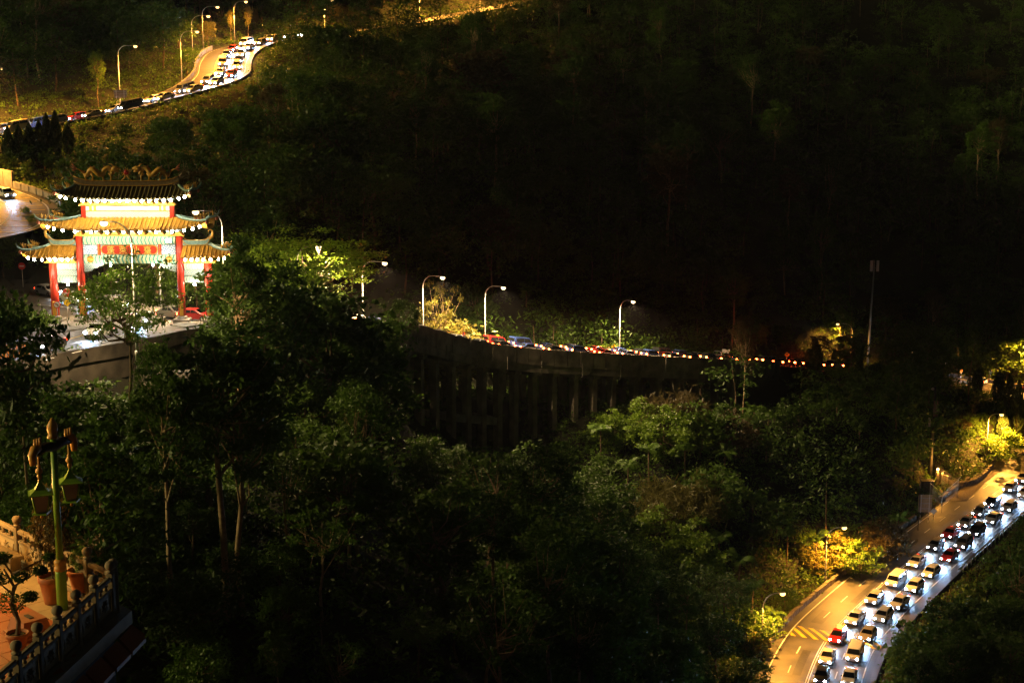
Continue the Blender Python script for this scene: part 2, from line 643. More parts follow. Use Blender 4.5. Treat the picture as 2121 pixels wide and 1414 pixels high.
_A = CT[:, :2] / SCL
_n = len(_A)
K = tps(((_A[:, None] - _A[None]) ** 2).sum(-1)) + np.eye(_n) * 0.004
Pm = np.concatenate([np.ones((_n, 1)), _A], 1)
SYS = np.zeros((_n + 3, _n + 3)); SYS[:_n, :_n] = K; SYS[:_n, _n:] = Pm; SYS[_n:, :_n] = Pm.T
SOL = np.linalg.solve(SYS, np.concatenate([CT[:, 2], np.zeros(3)]))

# samples of every carriageway, used to seat the ground under the roads
RS = []
for rd, lo, hi in ((MAIN, 0, MAIN.L), (UPPER, 0, UPPER.L), (RAMP, 0, RAMP.L)):
    for d in np.arange(lo, hi, 1.5):
        p = rd.at(d)
        via = 1.0 if (rd is MAIN and MAIN_V0 < d < MAIN_V1) else 0.0
        RS.append((p.x, p.y, p.z, rd.half(d), via))
JX, JY = np.array([p.x for p in JW]), np.array([p.y for p in JW])
EDP = np.array([(p.x, p.y) for p in JW[6:12]])


def inpoly(x, y, X, Y):
    x = np.asarray(x); y = np.asarray(y)
    c = np.zeros(x.shape, bool)
    j = len(X) - 1
    for i in range(len(X)):
        with np.errstate(divide='ignore', invalid='ignore'):
            t = ((Y[i] > y) != (Y[j] > y)) & (x < (X[j] - X[i]) * (y - Y[i]) / (Y[j] - Y[i] + 1e-12) + X[i])
        c ^= t
        j = i
    return c


gx, gy = np.meshgrid(np.arange(-130, 10, 3.0), np.arange(100, 235, 3.0))
gx, gy = gx.ravel(), gy.ravel()
k_ = inpoly(gx, gy, JX, JY)
for x, y in zip(gx[k_], gy[k_]):
    RS.append((x, y, zj(y), 1.2, 2))
RS = np.array(RS)


def ground(x, y, want_d=False):
    """terrain height (vectorised)"""
    x = np.atleast_1d(np.asarray(x, float)); y = np.atleast_1d(np.asarray(y, float))
    z = np.zeros_like(x); dd = np.zeros_like(x); d0 = np.zeros_like(x)
    for i in range(0, len(x), 2000):
        q = np.stack([x[i:i + 2000], y[i:i + 2000]], 1)
        r2 = (((q[:, None] - CT[None, :, :2]) / SCL) ** 2).sum(-1)
        zz = tps(r2) @ SOL[:_n] + SOL[_n] + (q / SCL) @ SOL[_n + 1:]
        zz = np.clip(zz, 8, 420)
        D = np.sqrt(((q[:, None] - RS[None, :, :2]) ** 2).sum(-1))
        E = D - RS[None, :, 3]
        for via in (0, 2, 1):
            sel = RS[:, 4] == via
            k = np.argmin(E[:, sel], 1)
            e = E[:, sel][np.arange(len(q)), k]
            rz = RS[sel][k, 2]
            if via != 1:
                t = np.clip((e - 1.0) / 9.0, 0, 1) if via == 0 else np.clip((e - .2) / 1.8, 0, 1); t = t * t * (3 - 2 * t)
                zz = (rz - .4) * (1 - t) + zz * t
            else:
                lim = rz - 9.0
                t = np.clip((e - 9) / 9.0, 0, 1); t = t * t * (3 - 2 * t)
                zz = np.where(zz > lim, lim * (1 - t) + zz * t, zz)
        zjv = np.interp(q[:, 1], ZJX, ZJY)
        ins = inpoly(q[:, 0], q[:, 1], JX, JY)
        zz = np.where(ins, zjv - .5, zz)
        A_, B_2 = EDP[:-1], EDP[1:]
        ab = B_2 - A_
        tt_ = np.clip(((q[:, None] - A_[None]) * ab[None]).sum(-1) / (ab ** 2).sum(-1)[None], 0, 1)
        cl_ = A_[None] + tt_[..., None] * ab[None]
        dq = np.sqrt(((q[:, None] - cl_) ** 2).sum(-1))
        kk = dq.argmin(1); de = dq[np.arange(len(q)), kk]; yc = cl_[np.arange(len(q)), kk][:, 1]
        front = (~ins) & (q[:, 1] < yc + .5) & (de < 22)
        zz = np.where(front, np.minimum(zz, np.interp(yc, ZJX, ZJY) - 4.6 - .25 * de), zz)
        z[i:i + 2000] = zz
        dd[i:i + 2000] = E.min(1)
        d0[i:i + 2000] = E[:, RS[:, 4] != 1].min(1)
    if want_d == 2: return z, d0
    return (z, dd) if want_d else z


def G(x, y):
    return float(ground([x], [y])[0])


xs = np.unique(np.concatenate([np.arange(-1500, -240, 60), np.arange(-240, 250, 3.0), np.arange(250, 1500, 60)]))
ys = np.unique(np.concatenate([np.arange(-400, 0, 40), np.arange(0, 520, 3.0), np.arange(520, 1500, 40)]))
GX, GY = np.meshgrid(xs, ys)
GZ = ground(GX.ravel(), GY.ravel())
GZ += (np.sin(GX.ravel() * .35) * np.cos(GY.ravel() * .31)) * .12
nx_, ny_ = len(xs), len(ys)
idx = np.arange(nx_ * ny_).reshape(ny_, nx_)
FQ = np.stack([idx[:-1, :-1], idx[:-1, 1:], idx[1:, 1:], idx[1:, :-1]], -1).reshape(-1, 4)
o = obj('ground', npmesh('ground', np.stack([GX.ravel(), GY.ravel(), GZ], 1), FQ, M_SOIL, True))
tag(o, 'dark soil of the steep forested valley and hillside', kind='structure')

# ------------------------------------------------------------------ roads
def cross(d, road):
    """orientation matrix at distance d: x along the road, y to its left, z up"""
    t = road.dirv(d); t2 = Vector((t.x, t.y, 0)).normalized()
    n = Vector((-t2.y, t2.x, 0))
    return Matrix((t2, n, Vector((0, 0, 1)))).transposed()


def marks(road, name, spans, m, parent, up=.006):
    """painted strips, one object each: spans of (d0,d1,o0,o1)"""
    for (d0, d1, o0, o1) in spans:
        road.strip(d0, d1, o0, o1, up).build(name, m, parent)


main_road = MAIN.strip(0, MAIN.L, lambda d: -MAIN.half(d), lambda d: MAIN.half(d), 0, 1.5).build('road', ASPH)
tag(main_road, 'asphalt mountain road running over the viaduct and looping down to the lower right', kind='structure')
upper_road = UPPER.strip(0, UPPER.L, lambda d: -UPPER.half(d), lambda d: UPPER.half(d), 0, 1.5).build('road', ASPH)
tag(upper_road, 'asphalt road winding up the hillside at the upper left', kind='structure')
ramp_road = RAMP.strip(0, RAMP.L, lambda d: -RAMP.half(d), lambda d: RAMP.half(d), 0, 1.2).build('road', ASPH)
tag(ramp_road, 'hairpin bend of asphalt behind the gate at the left edge', kind='structure')

from mathutils.geometry import delaunay_2d_cdt


def sheet(outline, zf, name, m, step=3.0, up=0.0):
    X = np.array([p[0] for p in outline]); Y = np.array([p[1] for p in outline])
    pts = []
    n = len(outline)
    for i in range(n):
        a, b = outline[i], outline[(i + 1) % n]
        L = math.hypot(a[0] - b[0], a[1] - b[1]); k = max(1, int(L / step))
        pts += [Vector((a[0] + (b[0] - a[0]) * t / k, a[1] + (b[1] - a[1]) * t / k)) for t in range(k)]
    nb = len(pts)
    gx, gy = np.meshgrid(np.arange(X.min(), X.max(), step), np.arange(Y.min(), Y.max(), step))
    gx, gy = gx.ravel(), gy.ravel()
    k = inpoly(gx, gy, X, Y)
    pts += [Vector((a, b)) for a, b in zip(gx[k], gy[k])]
    r = delaunay_2d_cdt(pts, [], [list(range(nb))], 1, 1e-4)
    mb = MB()
    mb.add([(p.x, p.y, zf(p.x, p.y) + up) for p in r[0]], [tuple(f) for f in r[2]], True)
    o = mb.build(name, m)
    # make the faces point up
    me = o.data
    if sum(p.normal.z for p in me.polygons) < 0:
        me.flip_normals()
    return o


junction = sheet([(p.x, p.y) for p in JW], lambda x, y: zj(y) + .03, 'junction_road', ASPH)
tag(junction, 'wide asphalt junction under and in front of the ceremonial gate', kind='structure')

# painted lines on the lower road
lo, hi = MAIN_LOW0 - 20, MAIN.L - 20
marks(MAIN, 'edge_line', [(lo, hi, 5.55, 5.72), (lo, hi, -6.45, -6.3), (MAIN_V0, MAIN_RIGHT + 30, 4.8, 4.95), (MAIN_V0, MAIN_RIGHT + 30, -4.95, -4.8)], M_WHITE, main_road)
marks(MAIN, 'centre_line', [(lo, hi, -1.25, -1.13), (lo, hi, -.95, -.83)], M_WHITE, main_road)
marks(MAIN, 'lane_dash', [(d, d + 2.6, 2.2, 2.34) for d in np.arange(lo, hi, 7.0)], M_WHITE, main_road)
marks(MAIN, 'lane_dash', [(d, d + 2.6, -3.85, -3.71) for d in np.arange(lo, hi, 7.0)], M_WHITE, main_road)
marks(MAIN, 'centre_line', [(MAIN_V0, MAIN_RIGHT + 30, -.07, .07)], M_WHITE, main_road)
# speed hump with diagonal yellow stripes
HUMP = [d for d in np.arange(MAIN_LOW0, MAIN.L, .5) if proj(*MAIN.at(d))[1] > 1318][0]
mb = MB(); V, F = [], []
NS = 10
for i in range(NS + 1):
    t = i / NS
    for o_ in (-6.2, 6.5):
        V.append(MAIN.at(HUMP - 2 + 4 * t, o_, .004 + .13 * math.sin(math.pi * t)))
for i in range(NS):
    F.append((2 * i + 2, 2 * i + 3, 2 * i + 1, 2 * i))
mb.add(V, F, True).build('speed_hump', ASPH, main_road)
for k in range(9):
    o0 = -7.6 + k * 1.6
    mb = MB(); V, F = [], []
    for i in range(9):
        t = i / 8
        d = HUMP - 1.8 + 3.6 * t
        sk = (t - .5) * 3.4
        a = max(-6.15, min(6.45, o0 + sk)); b = max(-6.15, min(6.45, o0 + .72 + sk))
        zz = .014 + .13 * math.sin(math.pi * (.05 + .9 * t))
        V += [MAIN.at(d, a, zz), MAIN.at(d, b, zz)]
    F = [(2 * i + 2, 2 * i + 3, 2 * i + 1, 2 * i) for i in range(8)]
    mb.add(V, F).build('hump_stripe', M_YELLOW, main_road)


M_PATCH = mat('tar_patch', (.028, .028, .029), .55, var=.4, scale=2)
for (d0, L, o0, w_) in ((-9, 5, -4.9, 1.7), (6, 9, -3.2, 1.1), (20, 3, -5.6, 2.4), (-26, 12, -2.6, .9), (-44, 4, -5.2, 2.1), (-16, 26, -6.2, .35), (30, 14, 5.9, .5), (-60, 7, -4.0, 1.5), (2, 16, 6.0, .6)):
    MAIN.strip(HUMP + d0, HUMP + d0 + L, o0, o0 + w_, .0035, 1.0).build('repair_patch', M_PATCH, main_road)


def arrow(road, d, off, parent, L=4.2, sgn=1, m=M_WHITE):
    mb = MB()
    pts = [(-.5, -.09), (.1, -.09), (.1, -.4), (.5, 0), (.1, .4), (.1, .09), (-.5, .09)]
    V = [road.at(d + sgn * p[0] * L, off + p[1] * 1.1, .008) for p in pts]
    f = list(range(7))
    mb.add(V, [tuple(f) if sgn > 0 else tuple(reversed(f))]).build('arrow_marking', m, parent)


for d in (HUMP + 13, HUMP - 34, HUMP + 34):
    arrow(MAIN, d, .7, main_road); arrow(MAIN, d, 3.9, main_road)

# upper road lines
marks(UPPER, 'edge_line', [(0, UPPER.L - 1, 5.0, 5.14), (0, UPPER.L - 1, -5.14, -5.0)], M_WHITE, upper_road)
marks(UPPER, 'centre_line', [(0, UPPER.L - 1, 1.4, 1.52), (0, UPPER.L - 1, 1.65, 1.77)], M_YELLOW, upper_road)
marks(UPPER, 'lane_dash', [(d, d + 2.5, -1.8, -1.67) for d in np.arange(2, UPPER.L - 5, 7)], M_WHITE, upper_road)
# hairpin lines: curved edge lines and the ribbed bars across
marks(RAMP, 'edge_line', [(2, RAMP.L - 2, 5.2, 5.45), (2, RAMP.L - 2, -.3, 0)], M_WHITE, ramp_road)
marks(RAMP, 'rumble_bar', [(d, d + .35, .6, 4.8) for d in np.arange(22, RAMP.L - 16, 3.4)], M_YELLOW, ramp_road)


def jstrip(pts, wd, name, m, up=.045):
    """painted strip on the junction along photograph pixels"""
    W = [PXf(px, py, zj) for px, py in pts]
    C = catmull([tuple(p) for p in W], 1.0)
    T = np.gradient(C[:, :2], axis=0); T /= np.linalg.norm(T, axis=1)[:, None]
    V, F = [], []
    for c, t in zip(C, T):
        for s in (-1, 1):
            x, y = c[0] - t[1] * wd / 2 * s, c[1] + t[0] * wd / 2 * s
            V.append((x, y, zj(y) + up))
    for i in range(len(C) - 1):
        F.append((2 * i, 2 * i + 1, 2 * i + 3, 2 * i + 2))
    o = MB().add(V, F).build(name, m, junction)
    if sum(p.normal.z for p in o.data.polygons) < 0:
        o.data.flip_normals()


jstrip([(100, 716), (150, 701), (185, 690), (196, 680), (190, 674)], .22, 'yellow_line', M_YELLOW)
jstrip([(140, 725), (200, 710), (258, 694), (275, 685), (272, 678)], .16, 'guide_line', M_WHITE)
jstrip([(136, 727), (200, 713), (262, 696), (279, 686), (276, 677)], .16, 'guide_line', M_WHITE)
for a in ([(50, 760), (72, 754)], [(94, 747), (112, 741)], [(150, 732), (170, 727)], [(210, 716), (230, 711)]):
    jstrip(a, .2, 'lane_dash', M_WHITE)
jstrip([(60, 630), (160, 640), (260, 655), (330, 664), (420, 666)], .16, 'edge_line', M_WHITE)
jstrip([(185, 667), (205, 664)], .3, 'stop_line', M_WHITE)
for (a, b) in (((148, 713), (176, 707)), ((216, 682), (240, 680))):
    A, B = PXf(*a, zj), PXf(*b, zj)
    t = (B - A); t.z = 0; L = t.length; t.normalize(); n = Vector((-t.y, t.x, 0))
    V = []
    for (u, v) in [(0, -.12), (.6, -.12), (.6, -.42), (1, 0), (.6, .42), (.6, .12), (0, .12)]:
        p = A + t * L * u + n * v * 1.5
        V.append((p.x, p.y, zj(p.y) + .047))
    MB().add(V, [tuple(range(7))]).build('arrow_marking', M_WHITE, junction)

# raised traffic island and dividing kerb at the gate
def jslab(pix, h, name, m, label, cat):
    W = [PXf(px, py, zj) for px, py in pix]
    top = [(p.x, p.y, zj(p.y) + h) for p in W]
    bot = [(p.x, p.y, zj(p.y) - .2) for p in W]
    n = len(W)
    F = [tuple(range(n)), tuple(reversed(range(n, 2 * n)))] + [(i, n + i, n + (i + 1) % n, (i + 1) % n) for i in range(n)]
    o = MB().add(top + bot, F).build(name, m)
    import bmesh
    b = bmesh.new(); b.from_mesh(o.data); bmesh.ops.recalc_face_normals(b, faces=b.faces); b.to_mesh(o.data); b.free()
    return tag(o, label, cat)


jslab([(92, 676), (120, 660), (150, 656), (176, 664), (194, 672), (190, 679), (160, 684), (120, 690)], .16, 'traffic_island', M_CONC,
      'raised concrete traffic island around the foot of the left main gate column', 'island')
jslab([(212, 640), (262, 650), (330, 660), (334, 663), (330, 665), (262, 655), (210, 645)], .2, 'divider_kerb', M_CONC,
      'long low concrete kerb dividing the lanes behind the gate', 'kerb')
jslab([(352, 674), (385, 668), (420, 668), (428, 673), (380, 680)], .16, 'traffic_island', M_CONC,
      'raised concrete island around the feet of the right gate columns', 'island')

# ------------------------------------------------------------------ bridge edge below the junction
EDGE = [PXf(px, py, zj) for px, py in JO[6:12]]
eC = catmull([tuple(p) for p in EDGE], 1.0)
bt = thing('bridge_edge', 'weathered concrete bridge side with pier below the junction in front of the gate', 'bridge', tuple(EDGE[2]))
inv = Vector(EDGE[2])
tt = np.gradient(eC[:, :2], axis=0); tt /= np.linalg.norm(tt, axis=1)[:, None]
nn = np.stack([-tt[:, 1], tt[:, 0]], 1)
if (nn[:, 1].mean()) > 0:
    nn = -nn                                       # towards the camera
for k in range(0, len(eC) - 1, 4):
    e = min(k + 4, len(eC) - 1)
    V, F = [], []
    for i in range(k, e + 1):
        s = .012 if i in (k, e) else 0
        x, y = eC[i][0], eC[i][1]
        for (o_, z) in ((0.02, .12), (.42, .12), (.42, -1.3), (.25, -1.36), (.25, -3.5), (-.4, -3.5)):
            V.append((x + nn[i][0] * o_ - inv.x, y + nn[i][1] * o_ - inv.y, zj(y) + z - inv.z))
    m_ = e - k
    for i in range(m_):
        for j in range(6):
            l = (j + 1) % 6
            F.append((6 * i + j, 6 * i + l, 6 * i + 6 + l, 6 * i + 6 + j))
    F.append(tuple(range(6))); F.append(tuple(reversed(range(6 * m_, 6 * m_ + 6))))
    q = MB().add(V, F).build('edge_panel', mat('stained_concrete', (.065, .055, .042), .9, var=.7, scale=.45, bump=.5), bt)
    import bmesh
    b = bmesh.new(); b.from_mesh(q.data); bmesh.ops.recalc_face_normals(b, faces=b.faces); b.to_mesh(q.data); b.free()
pc = PXf(262, 712, zj) + Vector((1.5, 3.2, -3.5))
mb = MB()
mb.prism([(-4.6, 0), (4.6, 0), (4.6, -.8), (1.6, -3.0), (-1.6, -3.0), (-4.6, -.8)], -1, 1)
mb.build('pier_cap', M_CONC, bt, pc - inv)
mb = MB(); mb.bbox((0, 0, -6), (2.6, 1.6, 7), .15)
mb.build('pier', M_CONC, bt, pc - inv)

# ------------------------------------------------------------------ viaduct
vd = thing('viaduct', 'long weathered concrete viaduct on tall twin piers across the middle of the valley', 'viaduct', tuple(MAIN.at((MAIN_V0 + MAIN_V1) / 2, 0, -8)))
VO = vd.location.copy()


def vbuild(mb, name, m, parent=vd):
    mb.v = [(p[0] - VO.x, p[1] - VO.y, p[2] - VO.z) for p in mb.v]
    return mb.build(name, m, parent)


HW = 5.5
step = (MAIN_V1 - MAIN_V0) / 42
for k in range(42):
    a, b = MAIN_V0 + k * step + .045, MAIN_V0 + (k + 1) * step - .045
    jig = random.uniform(-.04, .04)
    vbuild(MAIN.wall(a, b, -HW - .32 + jig, -HW - .01, -1.7, 1.0, 1.5), 'parapet_panel', M_CONCD)
    vbuild(MAIN.wall(a, b, HW + .01, HW + .26, -1.2, .75, 1.5), 'parapet_panel', M_CONCD)
vbuild(MAIN.wall(MAIN_V0, MAIN_V1, -HW + .02, HW - .02, -.9, -.03), 'deck_slab', M_CONCD)
vbuild(MAIN.wall(MAIN_V0, MAIN_V1, -HW - .1, -HW + .7, -2.9, -.92), 'girder', M_CONCD)
vbuild(MAIN.wall(MAIN_V0, MAIN_V1, -.5, .5, -2.9, -.92), 'girder', M_CONCD)
vbuild(MAIN.wall(MAIN_V0, MAIN_V1, HW - .7, HW + .1, -2.9, -.92), 'girder', M_CONCD)
PIER_PX = [800, 835, 868, 900, 932, 964, 996, 1030, 1065, 1102, 1143, 1188, 1228, 1270, 1312, 1355, 1398, 1440, 1480, 1515]
for i, px in enumerate(PIER_PX):
    d = MAIN.nearest_px(px, -3.8, MAIN_V0, MAIN_V1)
    Mx = cross(d, MAIN)
    tops = []
    for off in (-3.8, 3.8):
        p = MAIN.at(d, off)
        g = G(p.x, p.y) - 2
        top = p.z - 3.55
        h = top - g
        if h < .5: continue
        mb = MB(); mb.box((p.x, p.y, g + h / 2), (1.0, 1.15, h), Mx)
        vbuild(mb, 'pier', M_CONCD)
        tops.append((p, g))
    dp = MB(); e_ = MAIN.at(d, -HW - .42); dp.tube([e_ + Vector((0, 0, -.9)), e_ + Vector((0, 0, -3.1)), MAIN.at(d + .75, -3.8, -4.2) + Vector((0, -.0, 0)), MAIN.at(d + .75, -3.8, -9)], .07, 6)
    if i % 2: vbuild(dp, 'drain_pipe', M_CONC)
    c = MAIN.at(d, 0, -3.25)
    mb = MB(); mb.box(c, (1.5, 9.6, .65), Mx)
    vbuild(mb, 'pier_cap', M_CONCD)
    if px < 1050 and px > 890:
        mb = MB(); mb.box(MAIN.at(d, 0, -11.5), (.9, 6.3, 1.1), Mx)
        vbuild(mb, 'tie_beam', M_CONC)
# longitudinal tie beams between the tall left-hand piers
for a, b in ((932, 964), (964, 996), (996, 1030)):
    d0, d1 = MAIN.nearest_px(a, -3.8, MAIN_V0, MAIN_V1), MAIN.nearest_px(b, -3.8, MAIN_V0, MAIN_V1)
    p0, p1 = MAIN.at(d0, -3.8, -11.5), MAIN.at(d1, -3.8, -11.5)
    v = p1 - p0; L = v.length - 1.2
    q = Vector((v.x, v.y, 0)).normalized()
    Mx = Matrix((v.normalized(), Vector((-q.y, q.x, 0)), v.normalized().cross(Vector((-q.y, q.x, 0))))).transposed()
    mb = MB(); mb.box((p0 + p1) / 2, (L, .8, 1.2), Mx); vbuild(mb, 'tie_beam', M_CONC)

# ------------------------------------------------------------------ walls beside the roads
def panel_wall(road, d0, d1, o0, o1, z0, z1, seg, name, label, cat, m, part='wall_panel', rough=0):
    c = road.at((d0 + d1) / 2, o0)
    t = thing(name, label, cat, tuple(c))
    n = max(1, int((d1 - d0) / seg))
    for i in range(n):
        a, b = d0 + (d1 - d0) * i / n + .015, d0 + (d1 - d0) * (i + 1) / n - .015
        dz = random.uniform(-rough, rough); do = random.uniform(-rough, rough) * .5
        mb = road.wall(a, b, o0 + do, o1 + do, z0, z1 + dz, max(1.0, (b - a) / 2))
        mb.v = [(p[0] - c.x, p[1] - c.y, p[2] - c.z) for p in mb.v]
        mb.build(part, m, t)
    return t


ua, ub = UPPER.nearest_px(222, 5.6, 30, 100), 128
panel_wall(UPPER, ua, ub, 5.75, 6.1, -.8, 1.05, 3.0, 'parapet_wall', 'pale concrete parapet wall lit orange along the far side of the upper road', 'wall', M_CONC)
la = [d for d in np.arange(MAIN_LOW0, MAIN.L, .5) if proj(*MAIN.at(d, -7.4))[0] < 1902][0]
lb = [d for d in np.arange(MAIN_LOW0, MAIN.L, .5) if proj(*MAIN.at(d, -7.4))[0] < 1600][0]
panel_wall(MAIN, la, lb, -8.1, -7.55, -.5, .75, 1.3, 'stone_kerb_wall', 'low rubble stone wall along the lit bushes of the lower road', 'wall', M_STONE, 'stone_block', .09)
lc = [d for d in np.arange(MAIN_LOW0, MAIN.L, .5) if proj(*MAIN.at(d, -7.4))[0] < 2010][0]
ld = [d for d in np.arange(MAIN_LOW0, MAIN.L, .5) if proj(*MAIN.at(d, -7.4))[0] < 1952][0]
panel_wall(MAIN, lc, ld, -8.0, -7.4, -.5, .7, 1.2, 'stone_kerb_wall', 'short dark stone wall beside the gravel lay-by of the lower road', 'wall', M_STONE, 'stone_block', .08)
# far verge of the distant stretch on the right
ra = MAIN.nearest_px(1960, 6, 190, 260); rb = MAIN.nearest_px(2200, 6, 215, 275)
panel_wall(MAIN, ra, rb, 6.2, 6.6, -.4, .7, 2.5, 'stone_kerb_wall', 'low brown stone wall along the far side of the distant road stretch at the right', 'wall', M_STONE, 'stone_block', .06)
# hairpin: broad outer wall lit orange and its thin parapet
wa = thing('retaining_wall', 'tan retaining wall around the outside of the hairpin bend at the left edge', 'wall', tuple(RAMP.at(30, 7)))
wc = wa.location.copy()
for i in range(14):
    a, b = 20 + i * 2.6, 20 + (i + 1) * 2.6 - .03
    if a > RAMP.L - 14: break
    hh = 2.6 if i < 6 else 1.0
    mb = RAMP.wall(a, b, RAMP.half(a) + .05, RAMP.half(a) + .5, -1.0, hh, 1.3)
    mb.v = [(p[0] - wc.x, p[1] - wc.y, p[2] - wc.z) for p in mb.v]
    mb.build('wall_panel', M_CONC, wa)

# lay-by apron and curved planter wall on the lower right
def low_plane(x, y):
    return 0


AP = [(2075, 950), (2030, 978), (1985, 988), (1945, 984), (1938, 1003), (1960, 1030), (2002, 1030), (2040, 1000), (2085, 965)]
AW = [PZ(px, py, 29.1 if py < 1000 else 28.2) for px, py in AP]
ap = sheet([(p.x, p.y) for p in AW], lambda x, y: G(x, y) + .5, 'layby', mat('gravel', (.17, .14, .10), .95, var=.5, scale=6, bump=.8), 2.0)
tag(ap, 'gravel lay-by beside the lower road', kind='structure')
pw = [(1942, 985), (1965, 990), (1995, 991), (2025, 984), (2046, 970), (2062, 952)]
PWW = catmull([tuple(PZ(px, py, 29.6)) for px, py in pw], 1.0)
t = thing('planter_wall', 'curved low stone planter wall in front of the cypress trees by the lay-by', 'wall', tuple(PWW[10]))
o0 = Vector(PWW[10])
for i in range(0, len(PWW) - 1):
    a, b = Vector(PWW[i]), Vector(PWW[i + 1])
    v = (b - a); L = v.length; v.normalize()
    za = G(a.x, a.y)
    Mx = Matrix((v, Vector((-v.y, v.x, 0)), Vector((0, 0, 1)))).transposed()
    mb = MB(); c_ = (a + b) / 2; c_.z = za + .55 + random.uniform(-.05, .05)
    mb.box(c_ - o0, (L - .02, .5 + random.uniform(-.05, .05), 1.7), Mx)
    mb.build('stone_block', M_STONE, t)

# guard rail on the valley side of the lower road
ga = MAIN_LOW0 - 10
gb = [d for d in np.arange(MAIN_LOW0, MAIN.L, .5) if proj(*MAIN.at(d, 7.2))[0] < 1985][0]
t = thing('guard_rail', 'steel guard rail on posts along the valley side of the lower road', 'guard rail', tuple(MAIN.at(gb, 7.2)))
gc = t.location.copy()
def gr(mb, name, m):
    mb.v = [(p[0] - gc.x, p[1] - gc.y, p[2] - gc.z) for p in mb.v]
    return mb.build(name, m, t)
for z0, z1, o_ in ((.48, .58, 7.12), (.58, .68, 7.17), (.68, .78, 7.12)):
    gr(MAIN.wall(ga, gb, o_, o_ + .04, z0, z1, 2.0), 'rail_beam', M_STEEL)
for d in np.arange(ga, gb, 2.0):
    mb = MB(); p = MAIN.at(d, 7.27); mb.box(p + Vector((0, 0, .15)), (.12, .12, 1.2)); gr(mb, 'post', M_STEEL)
# ------------------------------------------------------------------ ceremonial gate
def patt(name, base, line, accent, nx, nz, kind='ring'):
    """painted lattice panel: rings or waves over a pale ground"""
    if name in MATS: return MATS[name]
    m, n, b = _mat(name)
    b.inputs['Roughness'].default_value = .5
    tc = n.nodes.new('ShaderNodeTexCoord')
    sp_ = n.nodes.new('ShaderNodeSeparateXYZ')
    n.links.new(tc.outputs['Object'], sp_.inputs[0])

    def M(op, a, b_=None, c=None):
        k = n.nodes.new('ShaderNodeMath'); k.operation = op
        for i, v in enumerate((a, b_, c)):
            if v is None: continue
            if hasattr(v, 'links') or not isinstance(v, (int, float)):
                n.links.new(v, k.inputs[i])
            else:
                k.inputs[i].default_value = v
        return k.outputs[0]
    fx = M('SUBTRACT', M('FRACT', M('MULTIPLY', sp_.outputs['X'], nx)), .5)
    fz = M('SUBTRACT', M('FRACT', M('MULTIPLY', sp_.outputs['Z'], nz)), .5)
    r = M('SQRT', M('ADD', M('MULTIPLY', fx, fx), M('MULTIPLY', fz, fz)))
    if kind == 'ring':
        s = M('SINE', M('MULTIPLY', r, 26.0))
        ang = M('SINE', M('MULTIPLY', M('ARCTAN2', fz, fx), 8.0))
        v = M('ADD', s, M('MULTIPLY', ang, .6))
    else:
        zz = M('ABSOLUTE', fz)
        v = M('SINE', M('MULTIPLY', M('ADD', fx, M('MULTIPLY', zz, .35)), 25.0))
    cr = n.nodes.new('ShaderNodeValToRGB')
    e = cr.color_ramp.elements
    e[0].position = .3; e[0].color = (*line, 1)
    e[1].position = .62; e[1].color = (*base, 1)
    x = e.new(.95); x.color = (*accent, 1)
    mr = n.nodes.new('ShaderNodeMapRange'); mr.inputs[1].default_value = -1.6; mr.inputs[2].default_value = 1.6
    n.links.new(v, mr.inputs[0]); n.links.new(mr.outputs[0], cr.inputs[0])
    n.links.new(cr.outputs[0], b.inputs['Base Color'])
    MATS[name] = m
    return m


M_RED = mat('red_lacquer', (.56, .035, .012), .38, var=.12, scale=1.5)
M_GOLD = mat('gold_paint', (.72, .38, .05), .45, var=.2, scale=3)
M_TILE = mat('glazed_yellow_tile', (.62, .30, .035), .32, var=.25, scale=5)
M_TILE_TOP = mat('unlit_top_tile', (.20, .16, .05), .5, var=.3, scale=5)  # darker copy of the tile; the unlit look of the top roof is painted in
M_TEAL = mat('teal_ridge_glaze', (.26, .40, .34), .45, var=.25, scale=4)
M_UNDER = mat('eave_underside', (.55, .16, .08), .6)
P_LAT = patt('blue_lattice', (.70, .74, .78), (.12, .25, .42), (.80, .76, .55), 1.05, 1.05)
P_LATS = patt('small_lattice', (.72, .76, .72), (.12, .30, .30), (.78, .70, .40), 1.5, 1.5)
P_WAVE = patt('green_scroll', (.62, .70, .45), (.08, .30, .22), (.75, .60, .14), .55, .55, 'wave')
P_WAVE2 = patt('pale_scroll', (.74, .76, .62), (.18, .40, .36), (.78, .62, .18), .8, .9, 'wave')
M_BLUEBAND = mat('pale_blue_band', (.52, .62, .74), .5, var=.2, scale=1.2)
M_BULB = emis('lamp_bulb', (1.0, .90, .68), 130)
M_LENS_W = emis('floodlight_lens', (1.0, .92, .75), 90)

gb0 = PXf(273, 668, zj)
GY0 = gb0.y
gate = thing('ceremonial_gate', 'brightly lit red and gold three-tiered ceremonial gate with dragons on its roof', 'gate', (PY(276, 668, GY0).x, GY0, zj(GY0) + .05))
MC, OC = 5.85, 9.1           # main and outer column positions
RADM, RADO = .42, .46


def gbuild(mb, name, m, parent=None, loc=(0, 0, 0)):
    return mb.build(name, m, parent or gate, loc)


for x, r, h in ((-MC, RADM, 10.25), (MC, RADM, 10.25), (-OC, RADO, 7.1), (OC, RADO, 7.1)):
    mb = MB(); mb.lathe([(r, 0), (r, h)], 20)
    c = gbuild(mb, 'column', M_RED, None, (x, 0, 0))
    mb = MB(); mb.bbox((0, 0, .1), (1.9, 1.7, .75), .08); mb.lathe([(r + .22, .4), (r + .25, .6), (r + .08, .8)], 20)
    gbuild(mb, 'plinth', M_CONC, c)
    mb = MB(); mb.bbox((0.02, -r - .02, 1.7), (.42, .08, 1.7), .02)
    gbuild(mb, 'couplet_plaque', M_GOLD, c)


